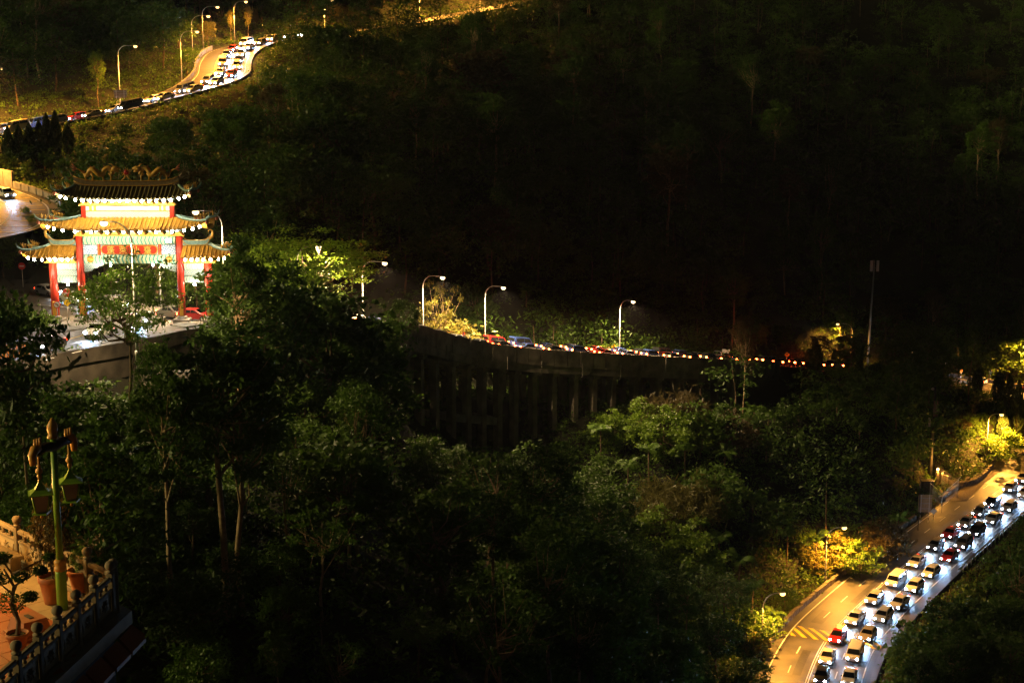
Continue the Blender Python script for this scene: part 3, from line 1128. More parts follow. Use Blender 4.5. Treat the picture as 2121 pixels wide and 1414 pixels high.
def beam(x0, x1, z0, z1, th, m, name='beam', y=0.0):
    mb = MB(); mb.bbox((0, 0, 0), (x1 - x0, th, z1 - z0), .03)
    return gbuild(mb, name, m, None, ((x0 + x1) / 2, y, (z0 + z1) / 2))


# middle bay
ix = MC - RADM - .01
beam(-ix, ix, 9.25, 10.2, .5, P_WAVE, 'painted_beam')
beam(-ix, ix, 8.05, 9.2, .34, P_LAT, 'lattice_panel')
beam(-ix, ix, 7.0, 8.0, .48, P_WAVE, 'painted_beam')
for s in (-1, 1):
    beam(s * 3.55 - .19, s * 3.55 + .19, 8.0, 9.28, .46, M_RED, 'upright')
    mb = MB()
    for k in range(5):
        mb.lathe([(.02, -.08), (.1, 0), (.02, .08)], 8, (0, -.24, -.46 + k * .23))
    gbuild(mb, 'gilt_carving', M_GOLD, None, (s * 3.55, 0, 8.64))
    # carved bracket under the beam
    prof = [(0, 0), (-2.4, 0), (-2.2, -.25), (-1.75, -.32), (-1.5, -.55), (-1.05, -.62), (-.85, -.85), (-.3, -.95), (0, -.98)]
    mb = MB(); mb.prism([(p[0] * s, p[1]) for p in (prof if s > 0 else list(reversed(prof)))], -.12, .12)
    gbuild(mb, 'carved_bracket', P_LATS, None, (s * ix, 0, 6.98))
# roundel medallions on the lower beam
for x in (-4.6, 4.6):
    mb = MB(); mb.lathe([(.38, 0), (.40, .05), (.28, .09), (.3, .11), (.1, .13)], 16)
    mb.v = [(a, -c - .24, b) for a, b, c in mb.v]
    gbuild(mb, 'medallion', M_GOLD, None, (x, 0, 7.5))
# red name board with pointed round ends
N = 8
bd = []
for k in range(N + 1):
    a = -math.pi / 2 + math.pi * k / N
    bd.append((2.75 + .48 * math.cos(a), .48 * math.sin(a)))
bd += [(-x, z) for x, z in reversed(bd)][::1]
bd2 = [(p[0] * 1.035, p[1] * 1.14) for p in bd]
mb = MB(); mb.prism(bd2, -.26, -.18); board = gbuild(mb, 'name_board', M_GOLD, None, (0, 0, 8.62))
mb = MB(); mb.prism(bd, -.31, -.262); gbuild(mb, 'board_face', M_RED, board)
for k, ch in enumerate('蓬萊仙臺'):
    me = text_mesh(ch, .95, mat('bright_gold_leaf', (.85, .58, .10), .4), .02)
    obj('lettering', me, board, (-2.15 + k * 1.43, -.345, 0), (R(90), 0, 0))
# side bays
for s in (-1, 1):
    a, b = sorted((s * (MC + RADM + .01), s * (OC - RADO - .01)))
    beam(a, b, 6.25, 7.05, .42, P_WAVE2, 'painted_beam')
    beam(a, b, 5.55, 6.22, .3, P_LATS, 'lattice_panel')
    beam(a, b, 4.75, 5.52, .4, P_WAVE2, 'painted_beam')
    # lamp under each side bay
    mb = MB(); mb.lathe([(.05, .16), (.1, .1), (.16, 0), (.1, -.12), (.02, -.16)], 12)
    q = gbuild(mb, 'bulb', M_BULB, None, ((a + b) / 2, -.1, 4.5))
    point('side_bay_light', gate, ((a + b) / 2, -.5, 4.3), 200, (1, .9, .7), .12)
for x in (-2.3, 2.7):
    mb = MB(); mb.lathe([(.05, .14), (.14, 0), (.05, -.14)], 10)
    gbuild(mb, 'bulb', M_BULB, None, (x, -.2, 6.8))


class Roof:
    def __init__(s, XL, XR, RL, RR, D, z0, z1, lift, gl=False, gr=False):
        s.XL, s.XR, s.RL, s.RR, s.D, s.z0, s.z1, s.lift, s.gl, s.gr = XL, XR, RL, RR, D, z0, z1, lift, gl, gr

    def P(s, u, v, side=-1):
        """front (side=-1) or back (+1) slope; u -1..1, v 0 (eave)..1 (ridge)"""
        xl = s.XL + (s.RL - s.XL) * v; xr = s.XR + (s.RR - s.XR) * v
        x = (xl + xr) / 2 + u * (xr - xl) / 2
        l = s.lift * (1 - v) ** 1.6
        uu = abs(u) ** 5
        if (u < 0 and s.gl) or (u > 0 and s.gr): uu = 0
        return Vector((x, side * s.D * (1 - v), s.z0 + (s.z1 - s.z0) * v ** 1.3 + l * uu))

    def E(s, w, v, right):
        """hip end slope; w -1..1 across depth"""
        x = (s.XR + (s.RR - s.XR) * v) if right else (s.XL + (s.RL - s.XL) * v)
        l = s.lift * (1 - v) ** 1.6
        return Vector((x, w * s.D * (1 - v), s.z0 + (s.z1 - s.z0) * v ** 1.3 + l * abs(w) ** 5))

    def build(s, name_m=M_TILE, rib=.5):
        nu, nv = 36, 7
        mb = MB()
        for side in (-1, 1):
            V = [s.P(-1 + 2 * i / nu, j / nv, side) for j in range(nv + 1) for i in range(nu + 1)]
            F = []
            for j in range(nv):
                for i in range(nu):
                    q = (j * (nu + 1) + i, j * (nu + 1) + i + 1, (j + 1) * (nu + 1) + i + 1, (j + 1) * (nu + 1) + i)
                    F.append(q if side < 0 else tuple(reversed(q)))
            mb.add(V, F, True)
            U = [p - Vector((0, 0, .16)) for p in V]
            mb.add(U, [tuple(reversed(f)) for f in F], True)
            n1 = nu + 1                       # close the eave edge
            for i in range(nu):
                mb.add([V[i], V[i + 1], U[i + 1], U[i]], [(0, 3, 2, 1) if side < 0 else (0, 1, 2, 3)])
        for right in (False, True):
            if (right and s.gr) or (not right and s.gl): continue
            ne = 10
            V = [s.E(-1 + 2 * i / ne, j / nv, right) for j in range(nv + 1) for i in range(ne + 1)]
            F = []
            for j in range(nv):
                for i in range(ne):
                    q = (j * (ne + 1) + i, j * (ne + 1) + i + 1, (j + 1) * (ne + 1) + i + 1, (j + 1) * (ne + 1) + i)
                    F.append(q if right else tuple(reversed(q)))
            mb.add(V, F, True)
            mb.add([p - Vector((0, 0, .16)) for p in V], [tuple(reversed(f)) for f in F], True)
        roof = gbuild(mb, 'roof', name_m)
        # rows of round tiles, one object each
        x = math.ceil(s.XL / rib) * rib + rib / 2
        while x < s.XR:
            for side in (-1, 1):
                vmax = 1.0
                if x < s.RL: vmax = (x - s.XL) / (s.RL - s.XL)
                if x > s.RR: vmax = (s.XR - x) / (s.XR - s.RR)
                if vmax > .06:
                    pts = []
                    k = 6
                    for j in range(k + 1):
                        v = vmax * j / k
                        xl = s.XL + (s.RL - s.XL) * v; xr = s.XR + (s.RR - s.XR) * v
                        u = max(-1, min(1, (x - (xl + xr) / 2) / ((xr - xl) / 2)))
                        pts.append(s.P(u, v, side) + Vector((0, 0, .03)))
                    d0 = (pts[0] - pts[1]).normalized()
                    pts[0] = pts[0] + d0 * .06
                    MB().tube(pts, .105, 6).build('tile_row', name_m, roof)
            x += rib
        for right in (False, True):
            if (right and s.gr) or (not right and s.gl): continue
            y = -s.D + rib / 2
            while y < s.D:
                vmax = 1 - abs(y) / s.D
                if vmax > .08:
                    pts = []
                    for j in range(5):
                        v = vmax * j / 4
                        w_ = max(-1, min(1, y / (s.D * (1 - v) + 1e-6)))
                        pts.append(s.E(w_, v, right) + Vector((0, 0, .03)))
                    MB().tube(pts, .105, 6).build('tile_row', name_m, roof)
                y += rib
            # hip ridges with up-curled tips
            for w_ in (-1, 1):
                pts = [s.E(w_, j / 6, right) + Vector((0, 0, .14)) for j in range(6, -1, -1)]
                sx = 1 if right else -1
                t = pts[-1]
                pts += [t + Vector((sx * .35, w_ * .15, .3)), t + Vector((sx * .5, w_ * .22, .75))]
                MB().tube(pts, [.16] * (len(pts) - 2) + [.12, .03], 8).build('hip_ridge', M_TEAL, roof)
                tip = MB()
                tip.lathe([(.05, -.2), (.2, -.05), (.22, .1), (.05, .28)], 8)
                tip.build('eave_finial', M_UNDER, roof, t + Vector((sx * .1, w_ * .05, -.35)))
                # cluster of small glazed figures on the hip
                for k in range(4):
                    q = s.E(w_, .06 + k * .1, right) + Vector((0, 0, .24))
                    f = MB()
                    hgt = .7 - k * .07
                    f.tube([(0, 0, 0), (.05 * (-1) ** k, 0, hgt * .4), (-.06, .02, hgt * .75), (.05, 0, hgt)], [.09, .11, .08, .03], 6)
                    f.tube([(0, 0, hgt * .45), (.18, .03, hgt * .62), (.2, 0, hgt * .9)], [.05, .04, .02], 5)
                    f.tube([(0, 0, hgt * .5), (-.17, -.03, hgt * .66), (-.23, 0, hgt * 1.0)], [.05, .04, .02], 5)
                    f.build('roof_figure', M_GOLD, roof, q)
        return roof


def ridge(parent, x0, x1, z0, z1, th, tips=(1, 1), m=M_TEAL):
    """ridge band with swallow-tail ends"""
    mb = MB(); n = 20
    V, F = [], []
    for i in range(n + 1):
        x = x0 + (x1 - x0) * i / n
        e = 2 * i / n - 1
        l = (abs(e) ** 6) * .55 if ((e < 0 and tips[0]) or (e > 0 and tips[1])) else 0
        V += [(x, -th, z0 + l * .5), (x, th, z0 + l * .5), (x, th, z1 + l), (x, -th, z1 + l)]
    for i in range(n):
        a, b = 4 * i, 4 * i + 4
        for k in range(4):
            l = (k + 1) % 4
            F.append((a + k, b + k, b + l, a + l))
    F += [(0, 1, 2, 3), (4 * n + 3, 4 * n + 2, 4 * n + 1, 4 * n)]
    mb.add(V, F)
    r = mb.build('ridge', m, parent)
    mb = MB()
    for zz in (z0 + .06, z1 - .02):
        mb.tube([(x0 + (x1 - x0) * i / n, -th - .02, zz + (abs(2 * i / n - 1) ** 6) * .55) for i in range(n + 1)], .05, 5)
    mb.build('ridge_moulding', M_GOLD, r)
    for s, x, on in ((-1, x0, tips[0]), (1, x1, tips[1])):
        if on:
            MB().tube([(x, 0, z1 + .45), (x + s * .3, 0, z1 + .75), (x + s * .5, 0, z1 + 1.15)], [.14, .09, .02], 6).build('swallow_tail', m, r)
    return r


def dougong(x0, x1, z0, z1, depth, n, name='bracket_set'):
    """row of bracket sets: gilt blocks below, pale blue arms above"""
    for i in range(n):
        x = x0 + (x1 - x0) * (i + .5) / n
        w_ = (x1 - x0) / n
        mb = MB()
        mb.prism([(-w_ * .42, 0), (w_ * .42, 0), (w_ * .12, (z1 - z0) * .55), (-w_ * .12, (z1 - z0) * .55)], -depth * .55, depth * .55)
        b = gbuild(mb, name, M_GOLD, None, (x, 0, z0))
        mb = MB()
        h = z1 - z0
        mb.prism([(-.1, h * .5), (.1, h * .5), (w_ * .44, h), (-w_ * .44, h)], -depth, depth)
        gbuild(mb, 'bracket_arm', M_BLUEBAND, b)


BULB_ME = MB().lathe([(.03, .16), (.12, .1), (.155, 0), (.12, -.1), (.03, -.16)], 8).mesh('bulb', M_BULB)


def bulbs(roof, xs_, dz=-.34, dy=.1):
    for x in xs_:
        v = 0
        u = max(-1, min(1, (x - (roof.XL + roof.XR) / 2) / ((roof.XR - roof.XL) / 2)))
        p = roof.P(u, 0, -1)
        obj('bulb', BULB_ME, gate, (p.x, p.y + dy, p.z + dz))


# top roof
beam(-5.6, 5.6, 13.78, 13.95, .9, M_GOLD, 'cornice')
dougong(-5.5, 5.5, 13.96, 14.62, .75, 14)
r3 = Roof(-7.7, 7.7, -6.0, 6.0, 2.0, 14.75, 16.05, .75); rf3 = r3.build(M_TILE_TOP)
rg = ridge(rf3, -6.1, 6.1, 16.0, 16.65, .2, (1, 1), mat('brown_ridge', (.28, .19, .10), .6))
bulbs(r3, [-7.2, -6.6] + list(np.linspace(-5.5, 5.5, 14)) + [6.4, 7.1])
# upper storey
for s in (-1, 1):
    beam(s * 5.15 - .26, s * 5.15 + .26, 12.3, 13.78, .5, M_RED, 'short_column')
beam(-4.88, 4.88, 13.2, 13.74, .34, M_BLUEBAND, 'blue_band')
for x in (-4.3, -3.8, 3.8, 4.3):
    beam(x - .17, x + .17, 13.2, 13.74, .38, M_GOLD, 'gilt_patch')
beam(-4.88, 4.88, 13.08, 13.18, .44, M_GOLD, 'cornice')
beam(-4.88, 4.88, 12.3, 13.06, .36, P_LATS, 'lattice_panel')
# main roof
beam(-6.4, 6.4, 10.22, 10.4, .9, M_GOLD, 'cornice')
dougong(-6.3, 6.3, 10.41, 11.1, .8, 12)
r2 = Roof(-9.6, 9.6, -5.6, 5.6, 2.5, 11.2, 12.45, 1.0); rf2 = r2.build()
for s in (-1, 1):
    a, b = sorted((s * 5.42, s * 8.6))
    pts = [(s * (5.42 + k * .5), -.0, 12.5 - .42 * math.sin(min(1, k / 5) * 1.6) + .06 * max(0, k - 4)) for k in range(8)]
    MB().tube(pts, .13, 6).build('ridge', M_RED, rf2)
bulbs(r2, [-8.7, -8.0, -7.0] + list(np.linspace(-5.6, 5.6, 7)) + [7.0, 8.0, 8.8])
# side roofs
for s in (-1, 1):
    beam(*sorted((s * (MC + .35), s * (OC + .9))), 7.08, 7.24, .9, M_GOLD, 'cornice')
    a, b = sorted((s * (MC + .5), s * (OC + .7)))
    dougong(a, b, 7.25, 7.85, .7, 5)
    if s < 0:
        rs = Roof(-12.1, -MC - RADM, -9.3, -MC - RADM, 1.8, 7.95, 9.15, .75, gr=True)
    else:
        rs = Roof(MC + RADM, 12.1, MC + RADM, 9.3, 1.8, 7.95, 9.15, .75, gl=True)
    rfs = rs.build()
    x0, x1 = sorted((s * (MC + RADM), s * 9.4))
    ridge(rfs, x0, x1, 9.1, 9.75, .18, (s < 0, s > 0))
    bulbs(rs, [s * x for x in (6.8, 7.5, 8.2, 8.9, 9.8, 10.7, 11.4)])
    # curled phoenix at the outer end of the side ridge
    mb = MB()
    pts = [(s * 9.3, 0, 9.9), (s * 9.7, 0, 10.2), (s * 9.8, 0, 10.7), (s * 9.5, 0, 11.0), (s * 9.25, 0, 10.8), (s * 9.35, 0, 10.5)]
    mb.tube(pts, [.2, .22, .17, .12, .08, .03], 8)
    gbuild(mb, 'ridge_phoenix', M_GOLD)


def dragon(s):
    """undulating dragon facing the pearl; s=+1 stands on the right"""
    d = MB()
    body = [(1.6, .55), (1.75, 1.0), (2.1, 1.3), (2.5, 1.1), (2.75, .65), (3.1, .55), (3.5, .9), (3.9, 1.15), (4.25, .95), (4.5, .55), (4.85, .5), (5.15, .85), (5.5, 1.15), (5.75, 1.2)]
    C = catmull([(x * s, 0, z) for x, z in body], .15)
    n = len(C)
    rad = [.17 + .14 * math.sin(math.pi * min(1, .15 + .8 * i / n)) if i < n * .75 else .3 * (1 - i / n) + .05 for i in range(n)]
    d.tube([(p[0], .12 * math.sin(i * .3), p[2] + .2) for i, p in enumerate(C)], rad, 8)
    dr = d.build('dragon', M_GOLD, rg)
    dr.location = (0, 0, 16.6)
    h = MB()                                   # head: skull, jaws, horns, mane
    h.tube([(1.65 * s, 0, 1.2), (1.4 * s, 0, 1.45), (1.1 * s, 0, 1.5), (.75 * s, 0, 1.42)], [.2, .3, .24, .12], 8)
    h.tube([(1.4 * s, 0, 1.25), (1.1 * s, 0, 1.15), (.85 * s, 0, 1.1)], [.18, .13, .06], 6)
    for y in (-.14, .14):
        h.tube([(1.45 * s, y, 1.65), (1.7 * s, y * 1.6, 1.95), (1.95 * s, y * 1.8, 2.0)], [.07, .05, .015], 5)
        h.tube([(.85 * s, y, 1.4), (.6 * s, y * 1.6, 1.3), (.45 * s, y * 2, 1.0)], [.03, .025, .01], 4)
    for k in range(5):
        h.tube([(1.6 * s, 0, 1.5 - k * .15), ((1.95 + .03 * k) * s, 0, 1.7 - k * .16)], [.09, .01], 4)
    h.build('head', M_GOLD, dr)
    for (x, dx) in ((2.0, -.3), (2.45, .25), (4.1, -.25), (4.45, .3)):
        l = MB()
        l.tube([(x * s, -.05, .9), ((x + dx) * s, -.1, .5), ((x + dx * .6) * s, -.1, .05)], [.16, .11, .1], 6)
        for c in (-.14, 0, .14):
            l.tube([((x + dx * .6) * s, -.1, .06), ((x + dx * .6 + c) * s, -.26, .0)], [.05, .015], 4)
        l.build('leg', M_GOLD, dr)
    f = MB()
    for i in range(8, n - 4, 3):
        p = C[i]
        f.tube([(p[0], 0, p[2] + .2 + rad[i] * .8), (p[0] + .06 * s, 0, p[2] + .35 + rad[i] * 1.3)], [.07, .01], 4)
    for k in (-1, 0, 1):
        f.tube([(5.7 * s, 0, 1.4), ((6.1) * s, 0, 1.5 + k * .28), (6.3 * s, 0, 1.65 + k * .4)], [.06, .09, .01], 5)
    f.build('fin', M_UNDER, dr)
    w_ = MB()
    for x in (2.2, 4.2):
        w_.tube([((x - .6) * s, 0, .12), (x * s, 0, .26), ((x + .6) * s, 0, .1)], [.06, .16, .05], 6)
    w_.build('cloud_base', M_TEAL, dr)


dragon(1); dragon(-1)
mb = MB(); mb.lathe([(.02, -.32), (.22, -.22), (.3, 0), (.22, .22), (.02, .32)], 12)
pearl = mb.build('flaming_pearl', M_SIGNR, rg, (0, 0, 17.6))
mb = MB()
for k in range(12):
    a = 2 * math.pi * k / 12
    mb.tube([(.3 * math.cos(a), 0, .3 * math.sin(a)), (.62 * math.cos(a + .15), 0, .62 * math.sin(a + .15))], [.09, .015], 5)
for s in (-1, 1):
    mb.tube([(0, 0, -.3), (s * .3, 0, -.7), (s * .7, 0, -1.0)], [.09, .08, .04], 5)
mb.build('flames', M_GOLD, pearl)
# floodlight on the right main column
mb = MB(); mb.bbox((0, 0, 0), (.7, .3, .45), .03)
fl = gbuild(mb, 'floodlight', M_DARKM, None, (MC - 1.1, -.75, 9.75))
mb = MB(); mb.box((0, -.16, 0), (.6, .02, .36)); mb.build('lens', M_LENS_W, fl)
spot('gate_floodlight', gate, (MC - 1.1, -1.0, 9.75), (-.3, -1, -.75), 2500, (1, .92, .75), 130)
for x in (-3.5, 3.5):
    spot('beam_light', gate, (x, -2.2, 6.4), (0, 1, 1.15), 500, (1, .9, .7), 120)
# light from the bulb strings under the eaves
for x in (-4, 0, 4):
    point('eave_light', gate, (x, -1.8, 10.6), 200, (1, .92, .74), .15)
    point('eave_light', gate, (x, -1.5, 14.0), 45, (1, .92, .74), .15)
for s in (-1, 1):
    point('eave_light', gate, (s * 8.6, -1.4, 7.5), 140, (1, .92, .74), .15)
    point('roof_light', gate, (s * 3.4, -2.6, 13.4), 110, (1, .85, .55), .15)
# ------------------------------------------------------------------ street lamps
M_LENS_S = emis('sodium_lens', (1.0, .56, .17), 4.5)
M_LENS_V = emis('warm_lens', (1.0, .70, .36), 5.5)
M_LENS_OFF = mat('dull_lens', (.55, .55, .5), .3)


LAMP_K = 7.5


def street_lamp(base, lens, power, col, lensm, label, group='street lamps', arm=True, up=False):
    """pole with a quarter-circle arm from base to the luminaire at lens (world points)"""
    base, lens = Vector(base), Vector(lens)
    t = thing('street_lamp', label, 'street lamp', tuple(base), 0, group)
    v = lens - base
    hv = Vector((v.x, v.y, 0)); reach = max(hv.length, .05); hd = hv.normalized() if hv.length > .05 else Vector((1, 0, 0))
    H = v.z
    rr = min(reach * .75, 1.9)
    mb = MB()
    mb.tube([(0, 0, -1.5), (0, 0, 1.2), (0, 0, H - rr)], [.12, .11, .075], 10)
    mb.build('pole', M_STEEL, t)
    mb = MB(); mb.lathe([(.2, -.3), (.2, .5), (.13, .56)], 10); mb.build('base_sleeve', M_STEEL, t)
    pts = []
    for k in range(9):
        a = math.pi / 2 * k / 8
        pts.append(hd * (rr * (1 - math.cos(a))) + Vector((0, 0, H - rr + rr * math.sin(a))))
    pts.append(hd * (reach - .3) + Vector((0, 0, H + .03)))
    mb = MB(); mb.tube(pts, [.075] * 5 + [.06] * 5, 8); mb.build('arm', M_STEEL, t)
    q = hd.to_track_quat('X', 'Z').to_matrix()
    mb = MB()
    secs = [(-.35, .05, .04), (-.15, .15, .09), (.25, .19, .1), (.5, .13, .07), (.58, .03, .03)]
    V, F = [], []
    for (x, w_, h_) in secs:
        for k in range(8):
            a = 2 * math.pi * k / 8
            V.append(q @ Vector((x, w_ * math.cos(a), max(-.03, h_ * math.sin(a)))))
    for i in range(len(secs) - 1):
        for k in range(8):
            l = (k + 1) % 8
            F.append((8 * i + k, 8 * i + l, 8 * i + 8 + l, 8 * i + 8 + k))
    F += [tuple(reversed(range(8))), tuple(range(32, 40))]
    mb.add(V, F, True)
    head = mb.build('luminaire', M_STEEL, t, v)
    mb = MB()
    n = 10
    V = []
    for (sx_, sy_, z_) in ((.36, .25, -.035), (.40, .30, -.12), (.35, .27, -.30), (.18, .14, -.43)):
        V += [q @ Vector((.16 + sx_ * math.cos(2 * math.pi * k / n), sy_ * math.sin(2 * math.pi * k / n), z_)) for k in range(n)]
    F = [(r_ * n + k, r_ * n + n + k, r_ * n + n + (k + 1) % n, r_ * n + (k + 1) % n) for r_ in range(3) for k in range(n)] + [tuple(range(3 * n, 4 * n))]
    mb.add(V, F, True).build('lens', lensm, head)
    if power:
        spot('lamp_light', t, v + Vector((hd.x * .16, hd.y * .16, -.52)), (0, 0, -1), power * LAMP_K, col, 165, .5, .18)
    return t


def lamp_px(bx, by, Y, lx, ly, power, col, lensm, label, dY=0.0, group='street lamps'):
    b, l = PY(bx, by, Y), PY(lx, ly, Y + dY)
    return street_lamp(b, l, power, col, lensm, label, group)


gU = 'lamps along the upper road'
lamp_px(-30, 262, 277, 0, 140, 10000, SODIUM, M_LENS_S, 'orange street lamp cut by the left edge of the picture beside the upper road', -1, gU)
lamp_px(249, 212, 295, 279, 95, 5500, SODIUM, M_LENS_S, 'tall orange street lamp beside the signboard on the upper road', -1.5, gU)
lamp_px(377, 172, 311, 407, 65, 3600, SODIUM, M_LENS_S, 'lowest of the four orange street lamps above the upper road bend', -1, gU)
lamp_px(400, 134, 324, 430, 33, 3600, SODIUM, M_LENS_S, 'second orange street lamp above the bend of the upper road', 1, gU)
lamp_px(421, 92, 340, 449, 14, 3600, SODIUM, M_LENS_S, 'third orange street lamp above the bend of the upper road', 1, gU)
lamp_px(486, 80, 358, 508, 3, 5500, SODIUM, M_LENS_S, 'highest orange street lamp at the top edge by the bright tree', 0, gU)
for k, d in enumerate((183, 226, 252)):
    b = UPPER.at(d, 6.6); l = UPPER.at(d, 4.2, 9.0)
    street_lamp(b, l, 9000, SODIUM, M_LENS_S, 'street lamp behind the trees along the top edge, %s from the left' % ORD[k], gU)
gV = 'lamps along the viaduct'
lamp_px(618, 640, 190, 657, 510, 4500, WARM, M_LENS_V, 'street lamp half hidden inside the bright green tree', 0, gV)
lamp_px(752, 662, 200, 795, 543, 5200, WARM, M_LENS_V, 'first and tallest viaduct lamp, left of the leaning dark tree', -2, gV)
lamp_px(877, 692, 216, 915, 573, 5200, WARM, M_LENS_V, 'second viaduct lamp, right above the yellow lit tree', -2, gV)
lamp_px(1005, 709, 229, 1041, 594, 5200, WARM, M_LENS_V, 'third viaduct lamp, next to the yellow diamond sign', -2, gV)
lamp_px(1283, 727, 250, 1310, 623, 5200, WARM, M_LENS_V, 'fourth viaduct lamp, alone right of the ferns', -2, gV)
gR = 'lamps along the right-hand road'
lamp_px(1763, 742, 333, 1737, 670, 2600, SODIUM, M_LENS_S, 'lamp bent to the left among cypresses beside the tall mast', 0, gR)
lamp_px(2043, 945, 271.5, 2073, 857, 8000, SODIUM, M_LENS_S, 'lamp in front of the cypress cluster above the lay-by', -1, gR)
lamp_px(1709, 1200, 209, 1747, 1091, 4400, SODIUM, M_LENS_S, 'lamp over the brightest yellow bushes beside the lower road', .5, gR)
lamp_px(1578, 1322, 184, 1619, 1227, 2600, SODIUM, M_LENS_S, 'lowest lamp, above the bushes left of the speed hump', .5, gR)
lamp_px(1902, 757, 338, 1893, 728, 900, SODIUM, M_LENS_S, 'small dim orange lamp beyond the crest right of the mast', 0, gR)
lamp_px(2012, 770, 345, 2019, 712, 0, SODIUM, M_LENS_OFF, 'unlit street lamp on the distant slope at the right', 0, gR)
lamp_px(2165, 800, 312, 2132, 700, 9000, SODIUM, M_LENS_S, 'street lamp just outside the right edge by the distant stretch', 0, gR)
gG = 'lamps around the gate'
lamp_px(284, 738, 129.5, 218, 459, 3600, WARM, M_LENS_V, 'tall dark lamp post standing in front of the gate', 1, gG)
lamp_px(467, 662, 171, 408, 437, 3200, WARM, M_LENS_V, 'pale lamp post with a wide curved arm at the right end of the gate', -1, gG)
lamp_px(335, 655, 183, 312, 492, 3000, WARM, M_LENS_V, 'thin pale lamp post seen through the middle of the gate', 0, gG)
lamp_px(-45, 410, 236, -20, 300, 2200, SODIUM, M_LENS_S, 'street lamp left of the hairpin bend outside the frame', 0, gG)

# small post lamp at the lay-by
b = PZ(1941, 1000, 29.3)
t = thing('post_lamp', 'small bright lamp on a short brick pillar at the lay-by', 'post lamp', tuple(b))
MB().bbox((0, 0, .8), (.5, .5, 2.6), .04).build('pillar', M_STONE, t)
MB().lathe([(.06, 2.1), (.06, 2.35), (.2, 2.38)], 10).build('neck', M_DARKM, t)
MB().lathe([(.1, 2.4), (.19, 2.55), (.19, 2.68), (.08, 2.85)], 10).build('globe', M_LENS_S, t)
point('post_lamp_light', t, (0, -.35, 2.65), 2500, SODIUM, .15)

# ------------------------------------------------------------------ masts
b = PY(1797, 745, 336)
t = thing('antenna_mast', 'tall slim pale mast with three antenna panels at its top', 'mast', tuple(b))
H = PY(1803, 548, 336).z - b.z
MB().tube([(0, 0, -2), (.3, 0, H * .5), (.62, 0, H)], [.3, .24, .16], 12).build('pole', M_STEEL, t)
for dx, dy in ((-.75, -.25), (.75, -.25), (0, .6)):
    mb = MB(); mb.bbox((0, 0, 0), (.62, .3, 2.6), .05)
    a = mb.build('antenna_panel', M_SIGNW if dx else M_SIGNBK, t, (.62 + dx, dy, H - .3))
    MB().box((-dx * .4, -dy * .4, -.5), (abs(dx) * .9 + .1, .1, .1)).build('bracket', M_STEEL, a)
MB().tube([(.62, 0, H - 1), (.62, 0, H + .9)], .05, 6).build('lightning_rod', M_STEEL, t)
b = PZ(1929, 955, 33)
t = thing('antenna_mast', 'short dark mast with two long antenna boxes rising from the black trees at the right', 'mast', tuple(b))
H = PY(1929, 800, b.y).z - b.z
MB().tube([(0, 0, -3), (0, 0, H)], [.3, .22], 10).build('pole', M_DARKM, t)
k1 = PY(1929, 845, b.y).z - b.z
MB().bbox((.15, -.5, k1), (.75, .35, 2.9), .05).build('antenna_panel', mat('brown_panel', (.16, .10, .08), .6), t)
k2 = PY(1920, 870, b.y).z - b.z
MB().bbox((-.85, -.4, k2), (.4, .3, 2.2), .05).build('antenna_panel', M_SIGNBK, t)
MB().lathe([(.02, -.3), (.28, -.1), (.28, .1), (.02, .3)], 10, (-.5, -.3, H - .4)).build('dish', M_SIGNBK, t)

# ------------------------------------------------------------------ signs
def plate(poly, m, name, parent, loc, y0=-.03, y1=0.0):
    return MB().prism(poly, y0, y1).build(name, m, parent, loc)


def ngon(n, r, rot=0):
    return [(r * math.cos(2 * math.pi * k / n + rot), r * math.sin(2 * math.pi * k / n + rot)) for k in range(n)]


def rect(w_, h_):
    return [(-w_ / 2, -h_ / 2), (w_ / 2, -h_ / 2), (w_ / 2, h_ / 2), (-w_ / 2, h_ / 2)]


def sign(px, py, Y, low, label, rz=0.0, striped=False, posts=(0,), postm=None, name='road_sign', group='road signs'):
    """sign whose centre is at pixel (px,py); post reaches low metres down"""
    c = PY(px, py, Y)
    t = thing(name, label, 'road sign', (c.x, c.y, c.z - low), rz, group)
    for x in posts:
        if striped:
            n = int((low + .3) / .45) + 1
            for k in range(n):
                MB().tube([(x, .06, -.3 + k * .45), (x, .06, -.3 + (k + 1) * .45)], .055, 8).build('post_band', M_BLACK if k % 2 else M_SIGNW, t)
        else:
            MB().tube([(x, .05, -.5), (x, .05, low + .2)], .045, 8).build('post', postm or M_STEEL, t)
    return t, Vector((0, 0, low))


def diamond(px, py, Y, r, low, label, kind='hump', back=False, rz=0, striped=False):
    t, c = sign(px, py, Y, low, label, rz, striped)
    if back:
        p = plate(ngon(4, r), M_SIGNBK if back is True else back, 'plate', t, c); return t
    p = plate(ngon(4, r), M_BLACK, 'plate', t, c)
    plate(ngon(4, r * .95), M_SIGNY, 'face', p, (0, 0, 0), -.045, -.031)
    if kind == 'hump':
        poly = [(r * .45 * math.cos(a), r * .22 * math.sin(a)) for a in np.linspace(0, math.pi, 9)]
        plate([(r * .5, 0)] + poly + [(-r * .5, 0), (-r * .5, -r * .07), (r * .5, -r * .07)], M_BLACK, 'symbol', p, (0, 0, -r * .05), -.056, -.046)
    else:
        mb = MB()
        pts = [(-.12, -.45), (-.12, .0), (-.05, .2), (.15, .28), (.25, .28)]
        mb.tube([(x * r, -.055, z * r) for x, z in pts], r * .07, 6)
        mb.prism([(.2 * r, .1 * r), (.48 * r, .28 * r), (.2 * r, .46 * r)], -.06, -.046)
        mb.build('symbol', M_BLACK, p)
    return t


